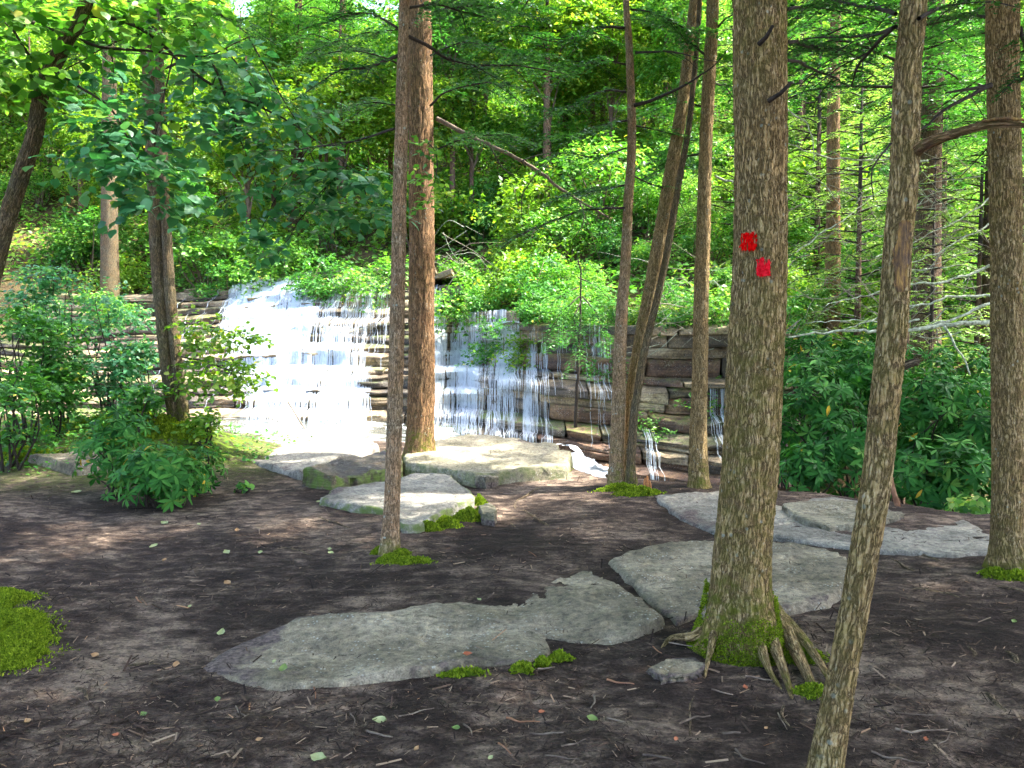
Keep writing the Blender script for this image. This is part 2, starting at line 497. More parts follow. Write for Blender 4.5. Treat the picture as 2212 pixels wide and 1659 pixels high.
M['leaf_tan'] = plain_mat('fallen_leaf_tan', [(0.3, (.24, .13, .055)), (.7, (.36, .23, .12))], .7, at=None, scale=20)
M['leaf_green'] = plain_mat('fallen_leaf_green', [(0.3, (.10, .16, .04)), (.7, (.17, .23, .07))], .6, at=None, scale=20)
M['leaf_red'] = plain_mat('fallen_leaf_red', [(0.3, (.28, .08, .035)), (.7, (.42, .16, .08))], .7, at=None, scale=20)
def paint_mat(name, stops):
    m, nt, out = new_mat(name)
    oc = objco(nt)
    c = ramp(nt, noise_n(nt, oc, 60, 4), stops)
    b = nd(nt, 'BsdfPrincipled', i_Roughness=0.95); b.inputs['Specular IOR Level'].default_value = 0.02; nt.links.new(c, b.inputs['Base Color'])
    worn = noise_n(nt, scaled(nt, oc, (1, 1, .3)), 95, 4, .65)
    f = ramp(nt, math_n(nt, 'ADD', worn, math_n(nt, 'MULTIPLY', attr(nt, 'edge'), .22)), [(0.57, (0, 0, 0)), (0.63, (1, 1, 1))])
    tp = nd(nt, 'BsdfTransparent'); ms = nd(nt, 'MixShader')
    nt.links.new(f, ms.inputs[0]); nt.links.new(b.outputs[0], ms.inputs[1]); nt.links.new(tp.outputs[0], ms.inputs[2])
    nt.links.new(ms.outputs[0], out.inputs[0])
    return m
M['paint'] = paint_mat('blaze_paint', [(0.38, (.34, .002, .002)), (.55, (.62, .003, .003)), (0.75, (.66, .012, .010))])
M['paint_pink'] = paint_mat('blaze_paint_faded', [(0.38, (.45, .006, .010)), (.55, (.68, .012, .025)), (0.75, (.72, .05, .06))])
def wood_mat():
    m, nt, out = new_mat('bare_wood')
    oc = objco(nt)
    st = noise_n(nt, scaled(nt, oc, (1, 1, .09)), 110, 5, .7, .3)
    bl = noise_n(nt, oc, 14, 4)
    c = ramp(nt, math_n(nt, 'ADD', math_n(nt, 'MULTIPLY', st, .7), math_n(nt, 'MULTIPLY', bl, .35)), [(0.36, (.022, .011, .005)), (.5, (.13, .065, .016)), (.62, (.34, .19, .04)), (.72, (.42, .27, .09))])
    b = nd(nt, 'BsdfPrincipled', i_Roughness=0.75); nt.links.new(c, b.inputs['Base Color'])
    bp = nd(nt, 'Bump', i_Strength=1.0, i_Distance=0.008); nt.links.new(st, bp.inputs['Height']); nt.links.new(bp.outputs[0], b.inputs['Normal'])
    nt.links.new(b.outputs[0], out.inputs[0])
    return m
M['heartwood'] = wood_mat()
M['stub'] = plain_mat('broken_wood', [(0.3, (.22, .07, .02)), (.7, (.5, .22, .08))], .7, at=None, scale=26)

# ------------------------------------------------------------------ terrain
EX = np.array([-40, -12, -8, -5.3, -3.5, -2.2, -0.6, 0.3, 0.75, 1.05, 1.5, 2.3, 3.0, 3.7, 4.3, 6, 12, 40.])
EY = np.array([18, 16.3, 15.6, 14.6, 13.9, 13.3, 12.4, 11.6, 10.4, 9.5, 9.25, 9.1, 8.65, 8.3, 7.5, 6.8, 6, 6.])
BX = np.array([-40, -12, -6, -3.2, -1.6, 1.0, 3.5, 5.5, 9, 40.])
BY = np.array([26, 22.6, 20.8, 20.2, 19, 16.9, 15.3, 14.2, 13.5, 13.])
ZCX = np.array([-40, -12, -6.5, -4.6, -3.4, -2.2, -1.6, 1.2, 4, 9, 40.]); ZC = np.array([3.4, 3.7, 4.3, 4.25, 3.9, 3.3, 2.5, 2.2, 2.0, 1.4, 1.8])
ZFX = np.array([-40, -6, -3, 0, 1, 3, 9, 40.]); ZF = np.array([-.3, -.5, -.55, -.8, -1.1, -1.4, -1.6, -1.4])
WX = np.array([-40, -6, -3, -1, 1, 4, 40.]); WW = np.array([7.5, 7.5, 6.6, 4.4, 3.0, 2.6, 2.6])

def gz(x, y):
    x = np.asarray(x, float); y = np.asarray(y, float)
    ye = np.interp(x, EX, EY) + 0.25 * vnoise(x * 1.3, y * 1.3, 3.0)
    yb, zc, zf, w = np.interp(x, BX, BY), np.interp(x, ZCX, ZC), np.interp(x, ZFX, ZF), np.interp(x, WX, WW)
    plat = 0.030 * fbm(x * .55, y * .55, 0, 5, 3) + 0.012 * fbm(x * 2.6, y * 2.6, 0, 9, 4) + 0.004 * fbm(x * 14, y * 14, 0, 2, 2)
    hum = 0.55 * np.exp(-(((x + 5.1) / 1.35) ** 2 + ((y - 11.2) / 1.3) ** 2)) + .45 * np.exp(-(((x + 7.6) / 1.6) ** 2 + ((y - 12.2) / 1.6) ** 2))
    plat = plat + hum + 0.10 * sstep(3.5, 8, x) + .05 * np.exp(-(((x - 2.0) / .6) ** 2 + ((y - 4.2) / .5) ** 2))
    drop = sstep(0.0, 1.3, y - ye)
    z = plat * (1 - drop) + (zf + .08 * fbm(x, y, 0, 31, 3)) * drop
    up = np.clip((y - yb - 1.45) / w, 0, 1)
    z = np.where(y > yb, np.maximum(z, zf + (zc - zf - .25) * up), z)
    far = np.maximum(y - yb - w - 1.1, 0)
    slope = 0.50 + .08 * vnoise(x * .05, y * .05, 8)
    z = z + slope * np.minimum(far, 62) + .10 * np.maximum(far - 62, 0) + sstep(0, 3, far) * (.35 * fbm(x * .22, y * .22, 0, 41, 4))
    # the far left and right valley sides rise as well
    z = z + .30 * np.maximum(np.abs(x) - 16, 0) * sstep(2, 30, y + 10)
    return z

def G(u, v, lift=0.0):
    p = PZ(u, v, lift)
    for _ in range(6):
        p = PZ(u, v, float(gz(p[0], p[1])) + lift)
    return p

def grid_axis(segs):
    out = []
    for a, b, s in segs:
        n = max(1, int(round((b - a) / s)))
        out += list(a + (b - a) * np.arange(n) / n)
    return np.array(out + [segs[-1][1]])

gx = grid_axis([(-170, -60, 10), (-60, -20, 2.5), (-20, -7, .5), (-7, 6, .06), (6, 20, .5), (20, 60, 2.5), (60, 170, 10)])
gy = grid_axis([(-60, -6, 6), (-6, 1.5, .6), (1.5, 12.5, .06), (12.5, 30, .3), (30, 60, 1.2), (60, 180, 6)])
X, Y = np.meshgrid(gx, gy)
Z = gz(X, Y)
nx, ny = len(gx), len(gy)
ii = np.arange(ny - 1)[:, None] * nx + np.arange(nx - 1)[None]
Fg = np.stack([ii, ii + 1, ii + nx + 1, ii + nx], -1).reshape(-1, 4)
hill = sstep(.4, 1.6, Y - np.interp(X, EX, EY)) 
mossg = np.exp(-(((X + 5.1) / 1.7) ** 2 + ((Y - 11.0) / 1.5) ** 2)) * 1.6 + np.exp(-(((X + 7.4) / 2.2) ** 2 + ((Y - 12.0) / 1.5) ** 2)) * 1.4
ground = mk('ground', np.stack([X, Y, Z], -1), Fg, M['ground'], smooth=True, attrs={'hill': hill.ravel(), 'moss': np.clip(mossg, 0, 1).ravel()})
tag(ground, 'dark brown forest floor of trodden soil, needles and sandy patches rising to a wooded slope', kind='structure')

# ------------------------------------------------------------------ stepped rock ledge of the waterfall
rl = np.random.default_rng(21)
zt = [-1.75]
while zt[-1] < 4.1:
    zt.append(zt[-1] + (rl.choice([rl.uniform(.14, .2), rl.uniform(.30, .54)], p=[.3, .7]) if zt[-1] < 1.0 else rl.choice([rl.uniform(.13, .2), rl.uniform(.2, .3), rl.uniform(.3, .42)], p=[.4, .4, .2])))
zt = np.array(zt)
NL = len(zt) - 1

def zw(x):
    """strata dip and undulate"""
    x = np.asarray(x, float)
    return .16 * vnoise(x * .33, 1.7, 2.0, 51) + .03 * vnoise(x * 1.1, 4.7, 2.0, 52)

def yfront(x, k):
    """front of bed k (its top at zt[k+1])"""
    x = np.asarray(x, float)
    zm = .5 * (zt[k] + zt[k + 1])
    yb, zc, zf, w = np.interp(x, BX, BY), np.interp(x, ZCX, ZC), np.interp(x, ZFX, ZF), np.interp(x, WX, WW)
    t = np.clip((zm - zf) / (zc - zf), -.2, 1.05)
    right = np.interp(zm, [-1.6, -.9, -.2, .45, .95, 1.1, 2.3], [-.1, .1, .38, .55, .68, .86, .95])
    m = sstep(-2.4, -1.4, x)
    return yb + w * ((1 - m) * t + m * right) + .34 * fbm(x * .40, k * 3.3, 0, 77, 2) + .12 * fbm(x * 1.6, k * 5.3, 0, 78, 3)

XG = np.linspace(-20, 11, 3101)
YF = np.array([yfront(XG, k) for k in range(NL)])
for k in range(NL - 2, -1, -1):                       # no bed steps back under the one above
    YF[k] = np.minimum(YF[k], YF[k + 1] + .10)
TREAD = np.array([np.maximum(YF[min(k + 1, NL - 1)] - YF[k], 0.02) for k in range(NL)])
TREAD[-1] = .8
HT = np.array([zt[k + 1] - zt[k] for k in range(NL)])
LIP = np.array([HT[k] - np.minimum(.5 * HT[k], .30 * TREAD[k]) for k in range(NL)])   # height of the front edge; the tread slopes down to it

def yf1(x, k):
    return float(np.interp(x, XG, YF[k]))

def lip1(x, k):
    return zt[k] + float(np.interp(x, XG, LIP[k]))

def stone_mesh(x0, x1, k, c0, c1, depth, r):
    """one block of a bed: broken face, sharp chipped edge, tread sloping towards the viewer; c0..c1 = share of the bed's height"""
    n = max(3, int((x1 - x0) / .10))
    xs = np.linspace(x0, x1, n + 1)
    yf = np.interp(xs, XG, YF[k]) + r.uniform(-.06, .06) - (0 if c1 == 1 else r.uniform(-.08, .05))
    lip = np.interp(xs, XG, LIP[k]); tread = np.interp(xs, XG, TREAD[k]); h = HT[k]
    zb, ztp = c0 * lip, (c1 * lip if c1 < 1 else lip)
    sl = r.uniform(-.03, .05)
    nf = 4
    rows = [(depth, zb, 0), (.02, zb, .6)] + [(sl * f, zb + (ztp - zb) * f, 1) for f in (.08, .36, .66, .94)]
    if c1 == 1:
        rows += [(sl + .014, ztp + .002, 1), (sl + .25 * tread + .03, ztp + .25 * (h - ztp), .7), (sl + .6 * tread + .05, ztp + .6 * (h - ztp), .5), (sl + tread + .12, h * np.ones(n + 1), .3), (depth, h + .01, 0)]
    else:
        rows += [(sl + .012, ztp - .004, 1), (sl + .1, ztp - .004, .5), (sl + .2, ztp - .004, .2), (sl + .4, ztp - .004, 0), (depth, ztp - .004, 0)]
    m = len(rows)
    V = np.zeros((n + 1, m, 3))
    end = np.zeros(n + 1); end[0], end[-1] = 1, -1
    sd = r.uniform(0, 99)
    for j, (dy, pz, wgt) in enumerate(rows):
        zz = zt[k] + pz
        rough = .055 * fbm(xs * 2.2, sd + .3 * j, 0, 3, 4) + .020 * vnoise(xs * 13, j * 1.7 + sd, 0, 4)
        V[:, j, 0] = xs + end * (.004 + .04 * abs(vnoise(j * .9, sd, end[0]))) * wgt
        V[:, j, 1] = yf + dy + wgt * rough
        V[:, j, 2] = zz + zw(xs) + (.022 * fbm(xs * 2.6, np.mean(dy) * 4 + sd, 0, 8, 3) if j > nf + 1 else 0)
    i = np.arange(n)[:, None] * m + np.arange(m - 1)[None]
    Fs = [np.stack([i, i + m, i + m + 1, i + 1], -1).reshape(-1, 4)]
    for a_ in (0, n):
        idx = a_ * m + np.arange(m)
        Fs.append(idx[None] if a_ else idx[None, ::-1])
    mo = np.zeros((n + 1, m)); mo[:, nf + 2:] = 1; mo[:, nf + 1] = .5
    return V.reshape(-1, 3), Fs, mo.ravel()

ledge = thing('rock_ledge', 'stepped ledge of layered brown and grey stone carrying the waterfall', 'rock ledge', (-1, 20, -1.2))
n_st = 0
for k in range(NL):
    x = -18 + rl.uniform(0, .8)
    while x < 4.9:
        w = float(np.clip(rl.lognormal(.38, .55), .5, 4.0)) * (1 if x > -7 else 1.8)
        xm = x + w / 2
        zc, zf = np.interp(xm, ZCX, ZC), np.interp(xm, ZFX, ZF)
        if zt[k + 1] < zc + .12 and zt[k + 1] > zf - .1:
            h = HT[k]
            cuts = [0, 1]
            if h > .30 and rl.random() < .6:
                cuts = [0, rl.uniform(.35, .7), 1]
            wet = -6.2 < xm < 1.4
            for c0, c1 in zip(cuts[:-1], cuts[1:]):
                V, Fs, mo = stone_mesh(x, x + w - .004, k, c0, c1, 2.4 + 1.0 * (xm < -2), rl)
                rr = rl.random()
                mat = 'ledge_dark' if rr < (.5 if wet else .35) else ('ledge_red' if rr < .68 and xm > -2 else 'ledge')
                mk('stone', V, Fs, M[mat], ledge, False, {'moss': mo * (.0 if rl.random() < .5 else rl.uniform(.3, 1.0))})
                n_st += 1
        x += w
print('stones', n_st)

# ------------------------------------------------------------------ falling water: ribbons that follow the steps
def inside(poly, u, v):
    r = np.zeros(np.shape(u), bool)
    n = len(poly)
    for i in range(n):
        (x1, y1), (x2, y2) = poly[i], poly[(i + 1) % n]
        c = ((y1 > v) != (y2 > v)) & (u < (x2 - x1) * (v - y1) / (y2 - y1 + 1e-9) + x1)
        r ^= c
    return r

def strands(name, label, polys, n_try, seed):
    r = np.random.default_rng(seed)
    mb = MB()
    made = 0
    ks = r.integers(1, NL, n_try)
    xs = r.uniform(-12, 5.0, n_try)
    ys = np.zeros(n_try)
    for k in range(NL):
        ys[ks == k] = np.interp(xs[ks == k], XG, YF[k])
    u, v = proj(np.stack([xs, ys, zt[ks + 1] - .05], 1))
    wg = np.zeros(n_try)
    for poly, w in polys:
        wg = np.maximum(wg, np.where(inside(poly, u, v), w, 0))
    keep = (r.random(n_try) < wg * np.clip(.55 + .9 * vnoise(xs * 6.0, ks * .35, 4) + .7 * vnoise(xs * 1.7, ks * .5, 14), .03, 1.4)) & (zt[ks + 1] < np.interp(xs, ZCX, ZC) + .12)
    for k, x, y0, wgt in zip(ks[keep], xs[keep], ys[keep], wg[keep]):
        kk, xx = k, x
        steps = r.integers(2, 7)
        zo = float(zw(x))
        tr = float(np.interp(x, XG, TREAD[k]))
        pts = [(xx, y0 + tr * r.uniform(.3, 1), zt[k + 1] + .03 + zo), (xx, y0 - .03, lip1(xx, k) + .03 + zo)]
        for _ in range(steps):
            if kk < 1:
                break
            za = lip1(xx, kk) + zo
            ya = yf1(xx, kk) - .04
            zb = zt[kk] + zo
            th = r.uniform(.03, .10)
            yn = yf1(xx, kk - 1) - .05
            pts.append((xx + r.normal(0, .004), ya - th * .6, za - .35 * (za - zb)))
            pts.append((xx + r.normal(0, .010), min(ya - th, ya if yn < ya - .2 else yn), zb + .025))
            kk -= 1
            if yn < ya - th - .08:
                xx += r.normal(0, .05)
                pts.append((xx, yf1(xx, kk) - .035, lip1(xx, kk) + zo + .02))
        pts = np.array(pts)
        ww = r.uniform(.0022, .0062) * (1.5 if wgt > .7 else 1.0) * r.uniform(.6, 1.3, len(pts)); ww[-1] *= .4; ww[0] *= .5
        off = np.stack([ww, r.normal(0, .3) * ww, 0 * ww], 1)
        V = np.stack([pts - off, pts + off], 1).reshape(-1, 3)
        n = len(pts); i = np.arange(n - 1) * 2
        mb.add(V, np.stack([i, i + 1, i + 3, i + 2], -1))
        made += 1
    print(name, made)
    return tag(mb.build(name, M['fall'], smooth=True), label, kind='structure')

PA = [(505, 560), (575, 560), (650, 605), (720, 680), (795, 760), (800, 850), (785, 925), (610, 925), (588, 830), (562, 740), (528, 640)]
PA_core = [(510, 575), (580, 575), (640, 615), (690, 670), (750, 740), (755, 800), (700, 840), (640, 800), (570, 740), (525, 640)]
strands('waterfall', 'white main waterfall tumbling down the widest steps', [(PA, .19), (PA_core, .85), ([(370, 570), (520, 570), (560, 800), (400, 720)], .008), ([(640, 585), (800, 600), (840, 680), (720, 690)], .06)], 90000, 3)
strands('waterfall', 'second white fall over the middle ledge behind the trees', [
    ([(940, 680), (1080, 680), (1180, 715), (1130, 805), (940, 805)], .5), ([(1060, 690), (1188, 720), (1188, 805), (1060, 805)], .2), ([(945, 800), (1170, 800), (1180, 885), (950, 880)], .22),
    ([(1070, 850), (1165, 850), (1200, 970), (1090, 945)], .5), ([(800, 600), (850, 600), (850, 680), (800, 680)], .14),
    ([(936, 620), (952, 620), (952, 960), (936, 960)], .35)], 80000, 4)
strands('waterfall', 'thin trickles over the dark ledge at the fall\'s far end', [
    ([(1180, 690), (1330, 700), (1330, 800), (1180, 800)], .07), ([(1532, 825), (1565, 825), (1565, 905), (1532, 905)], .6),
    ([(1388, 905), (1412, 905), (1425, 975), (1392, 975)], .25)], 50000, 5)

def rough_sheet(name, corners, nx, ny, amp, mat, label, seed, zfun=None):
    """bumpy quad patch between four world corners"""
    a, b, c, d = [np.asarray(q, float) for q in corners]
    s, t = np.meshgrid(np.linspace(0, 1, nx), np.linspace(0, 1, ny))
    Pp = (a * ((1 - s) * (1 - t))[..., None] + b * (s * (1 - t))[..., None] + c * (s * t)[..., None] + d * ((1 - s) * t)[..., None])
    Pp[..., 0] += .18 * fbm(s * 4, t * 4, 0, seed + 1, 3); Pp[..., 1] += .22 * fbm(s * 4, t * 4, 0, seed + 2, 3)
    Pp[..., 2] += amp * fbm(Pp[..., 0] * 3, Pp[..., 1] * 3, 0, seed, 4)
    i = np.arange(ny - 1)[:, None] * nx + np.arange(nx - 1)[None]
    o = mk(name, Pp, np.stack([i, i + 1, i + nx + 1, i + nx], -1).reshape(-1, 4), M[mat], None, True)
    return tag(o, label, kind='structure')

# pool below the fall, foam where the water lands, and the stream running off behind the bank
px = np.linspace(-11, 9, 60); py = np.linspace(0, 1, 16)
PXX, PT = np.meshgrid(px, py)
PYY = (np.interp(PXX, EX, EY) + .5) * (1 - PT) + (np.interp(PXX, BX, BY) + .6) * PT
PZZ = np.interp(PXX, ZFX, ZF) + .13 + .02 * fbm(PXX * 3, PYY * 3, 0, 6, 3)
i = np.arange(15)[:, None] * 60 + np.arange(59)[None]
tag(mk('water', np.stack([PXX, PYY, PZZ], -1), np.stack([i, i + 1, i + 61, i + 60], -1).reshape(-1, 4), M['pool'], None, True), 'dark rippled pool and stream at the foot of the ledges', kind='structure')
rough_sheet('water', [P(590, 962, 17.2), P(850, 975, 16.6), P(850, 918, 20.2), P(575, 914, 20.8)], 60, 40, .07, 'foam', 'white foaming pool at the foot of the main fall', 61)
rough_sheet('water', [P(925, 970, 15.8), P(985, 962, 16), P(975, 925, 19), P(925, 920, 19.2)], 30, 30, .06, 'foam', 'patch of white foam beside the thick rusty trunk', 63)
rough_sheet('water', [P(1222, 1000, 13.6), P(1300, 1062, 12.4), P(1312, 1018, 14.0), P(1225, 962, 15.0)], 40, 40, .07, 'foam', 'white rapids of the stream slipping behind the bank', 65)
rough_sheet('water', [P(1050, 962, 15.9), P(1195, 975, 15.6), P(1198, 958, 16.2), P(1050, 945, 16.6)], 40, 14, .05, 'foam', 'narrow band of foam under the second fall', 67)

# ------------------------------------------------------------------ stone slabs of the bank
SLABS = []
def slab(name, label, outline, z0, mat, thick=.3, tilt=(0, 0), rough=.02, seed=0, mossy=0.0, steps=0.011, soil=0.0):
    """flat stone: outline read at height z0, top sheet with rounded uneven rim and sides that go into the soil"""
    o = np.array([PZ(u, v, z0) for u, v in outline])
    o = np.vstack([o, o[:1]]); Lo = np.concatenate([[0], np.cumsum(np.linalg.norm(np.diff(o, axis=0), axis=1))])
    so_ = np.linspace(0, Lo[-1], 161)[:-1]
    o = np.stack([np.interp(so_, Lo, o[:, q]) for q in range(3)], 1)
    n = len(o)
    c = o.mean(0)
    rad = o - c
    SLABS.append((o[::3, :2].copy(), z0, tilt, c))
    ang = np.arange(n) / n
    rim = 1 + .022 * fbm(ang * 34, seed * 3.1, 0, seed, 3) + .012 * fbm(ang * 110, seed * 1.1, 0, seed + 3, 2)
    rings = [(1.035, -thick), (1.02, -.55 * thick), (1.006, -.15 * thick), (1.0, -.02 - .01 * thick), (.99, -.004), (.95, 0)] + [(s, 0) for s in np.linspace(.915, .05, 24)]
    V = []
    for j, (s, dz) in enumerate(rings):
        p = c + rad * (s * (rim if j < 6 else 1 + (rim - 1) * s))[:, None]
        z = z0 + dz + tilt[0] * (p[:, 0] - c[0]) + tilt[1] * (p[:, 1] - c[1])
        wgt = 1 if j >= 3 else .4
        z = z + wgt * rough * (fbm(p[:, 0] * 1.7, p[:, 1] * 1.7, 0, seed + 5, 3) + .35 * fbm(p[:, 0] * 9, p[:, 1] * 9, 0, seed + 6, 3))
        if steps:
            z = z - steps * np.floor(2.2 * fbm(p[:, 0] * 1.1 + 7, p[:, 1] * 2.0, 0, seed + 8, 3))
        if j < 4:
            p = p + rad / (np.linalg.norm(rad, axis=1)[:, None]) * (.012 * fbm(ang * 40, j * 1.9, 0, seed + 9, 3))[:, None]
        p = p.copy(); p[:, 2] = z
        V.append(p)
    m = len(rings)
    V = np.vstack(V + [V[-1].mean(0)[None]])
    i = np.arange(m - 1)[:, None] * n; j = np.arange(n)[None]
    F = np.stack([i + j, i + (j + 1) % n, i + n + (j + 1) % n, i + n + j], -1).reshape(-1, 4)
    k = np.arange(n)
    F3 = np.stack([(m - 1) * n + k, (m - 1) * n + (k + 1) % n, np.full(n, m * n)], 1)
    mo = np.zeros(len(V)); mo[:5 * n] = mossy
    so = np.zeros(len(V)); so[:2 * n] = .42; so[2 * n:4 * n] = .1; so[4 * n:7 * n] = .2; so[7 * n:9 * n] = .14; so += soil * np.clip((c[0] - V[:, 0]) / 1.2, 0, 1)
    so += .25 * fbm(V[:, 0] * 1.1, V[:, 1] * 1.1, 0, seed + 30, 2)
    ob = mk(name, V, [F, F3], M[mat], None, False, {'moss': mo, 'soil': so})
    return tag(ob, label, 'rock slab')

slab('rock_slab', 'long flat grey slab sunk in the soil, split by a crack from its neighbour',
     [(430, 1435), (520, 1380), (640, 1335), (800, 1335), (950, 1312), (1080, 1276), (1170, 1260), (1282, 1222), (1330, 1262), (1385, 1305), (1438, 1350), (1390, 1374), (1310, 1392), (1235, 1385), (1180, 1374), (1188, 1408), (1130, 1436), (1040, 1440), (980, 1448), (850, 1462), (740, 1474), (640, 1482), (520, 1470)],
     .022, 'slab', .30, (.018, .0), .020, 3, soil=.22)
slab('rock_slab', 'grey-green slab behind the blazed trunk with a pale broken front face',
     [(1312, 1208), (1400, 1182), (1530, 1164), (1680, 1180), (1790, 1196), (1836, 1216), (1832, 1262), (1780, 1290), (1690, 1308), (1590, 1314), (1500, 1318), (1462, 1334), (1420, 1300), (1364, 1256)],
     .05, 'slab', .42, (0, .01), .026, 5)
slab('rock_slab', 'broad pale slab at the drop behind the blazed trunk',
     [(1415, 1075), (1560, 1062), (1690, 1094), (1760, 1080), (1860, 1084), (1925, 1096), (1980, 1112), (2080, 1122), (2150, 1150), (2165, 1190), (2060, 1196), (1940, 1190), (1840, 1182), (1700, 1162), (1560, 1150), (1470, 1112)],
     .022, 'slab_blue', .5, (0, .012), .020, 8)
slab('rock_slab', 'thin tan slab lying on the broad pale one at the drop',
     [(1690, 1094), (1745, 1079), (1850, 1082), (1915, 1092), (1955, 1112), (1890, 1128), (1790, 1134), (1730, 1118)],
     .065, 'slab_tan', .16, (0, .01), .02, 9)
slab('rock_slab', 'blue-grey slab beside the thin front trunk with a mossy corner',
     [(690, 1078), (740, 1050), (830, 1038), (900, 1022), (975, 1030), (1020, 1060), (1025, 1078), (960, 1104), (905, 1136), (868, 1136), (845, 1098), (760, 1090)],
     .07, 'slab_blue', .32, (.0, .0), .022, 12, .8)
slab('rock_slab', 'smooth blue-white slab reaching the foaming pool',
     [(505, 968), (560, 945), (640, 930), (745, 922), (778, 935), (815, 962), (800, 978), (745, 985), (690, 1010), (655, 1024), (600, 1010), (560, 1000), (525, 985)],
     .09, 'slab_blue', .45, (.0, .0), .03, 14)
slab('rock_slab', 'tan boulder slab between the rusty trunk and the second fall',
     [(870, 985), (940, 952), (1010, 940), (1080, 942), (1140, 955), (1200, 962), (1232, 985), (1222, 1008), (1150, 1012), (1100, 1018), (1030, 1026), (940, 1012), (880, 1006)],
     .13, 'slab_tan', .5, (.0, .0), .035, 16, .4)
slab('rock_slab', 'dark mossy rock between the blue slab and the thin front trunk',
     [(655, 1026), (700, 1004), (760, 984), (830, 972), (868, 985), (868, 1008), (800, 1018), (720, 1030)],
     .16, 'ledge_dark', .3, (0, 0), .05, 18, 1.0)
slab('rock_slab', 'small flat grey stone lying before the tan boulder slab',
     [(985, 1018), (1010, 1012), (1060, 1022), (1076, 1030), (1050, 1036), (1005, 1030)], .09, 'slab', .14, (0, 0), .012, 20)
slab('rock_slab', 'small pale stone at the mossy corner of the blue-grey slab',
     [(1035, 1098), (1058, 1094), (1072, 1104), (1068, 1116), (1042, 1114)], .07, 'slab_tan', .12, (0, 0), .012, 22)
slab('rock_slab', 'low grey ledge stone behind the small left rhododendron',
     [(60, 985), (130, 950), (300, 944), (330, 970), (290, 992), (160, 1000)], .22, 'slab', .4, (0, 0), .03, 24)
slab('rock_slab', 'pinkish flat stone among the roots of the blazed trunk',
     [(1400, 1448), (1440, 1428), (1500, 1420), (1530, 1440), (1500, 1462), (1430, 1470)], .022, 'slab', .1, (0, 0), .014, 26)
# ------------------------------------------------------------------ moss tufts
def tufts(pos, nor, r, size=(.010, .020), n_per=3):
    """small upright blades on points"""
    n = len(pos)
    pos = np.repeat(pos, n_per, 0); nor = np.repeat(nor, n_per, 0)
    al = unit(nor + r.normal(0, .55, pos.shape))
    sz = r.uniform(*size, len(pos))
    V, Fs, k = scatter(NEEDLE, NEEDLEF, pos + r.normal(0, .004, pos.shape), al, unit(r.normal(0, 1, pos.shape)), sz, 1.6)
    return V, Fs, np.repeat(np.clip(r.normal(.5, .28, len(pos)), 0, 1), k)

def moss_patch(root, cx, cy, rx, ry, n, seed, h=.03, zf=None, name='moss', ang=0.0, size=(.012, .026)):
    """cushion of moss on the ground (or on zf)"""
    r = np.random.default_rng(seed)
    a = r.uniform(0, 2 * np.pi, n); q = np.sqrt(r.random(n)); far_ = r.random(n) < .22; q = np.where(far_, q * r.uniform(1.0, 1.6, n), q)
    ed = 1 + .45 * fbm(np.cos(a) * 1.6, np.sin(a) * 1.6, 0, seed, 3)
    lx, ly = rx * q * np.cos(a) * ed, ry * q * np.sin(a) * ed
    x = cx + lx * math.cos(ang) - ly * math.sin(ang); y = cy + lx * math.sin(ang) + ly * math.cos(ang)
    zz = gz(x, y) if zf is None else zf(x, y)
    z = zz + h * np.maximum(1 - q ** 2, 0) * (.6 + .6 * (fbm(x * 9, y * 9, 0, seed + 4, 2) * .5 + .5))
    V, Fs, ti = tufts(np.stack([x, y, z], 1), np.tile([0, 0, 1.], (n, 1)), r, size)
    mb = MB(); mb.add(V, Fs, tint=ti)
    # cushion body under the blades
    aa = np.linspace(0, 2 * np.pi, 28, endpoint=False); ed = 1 + .45 * fbm(np.cos(aa) * 1.6, np.sin(aa) * 1.6, 0, seed, 3)
    ringv = []
    for s in (.98, .8, .6, .4, .2):
        lx, ly = rx * s * np.cos(aa) * ed, ry * s * np.sin(aa) * ed
        xx = cx + lx * math.cos(ang) - ly * math.sin(ang); yy = cy + lx * math.sin(ang) + ly * math.cos(ang)
        z0 = gz(xx, yy) if zf is None else zf(xx, yy)
        ringv.append(np.stack([xx, yy, z0 + h * (1 - s * s) * .8 - .004], 1))
    Vb = np.vstack(ringv + [ringv[-1].mean(0)[None]])
    i = np.arange(4)[:, None] * 28; j = np.arange(28)[None]
    Fb = [np.stack([i + j, i + (j + 1) % 28, i + 28 + (j + 1) % 28, i + 28 + j], -1).reshape(-1, 4), np.stack([112 + np.arange(28), 112 + (np.arange(28) + 1) % 28, np.full(28, 140)], 1)]
    mb.add(Vb, Fb, tint=.15)
    o = mb.build(name, M['moss'], root)
    if root is not None:
        o['kind'] = 'stuff'
    return o

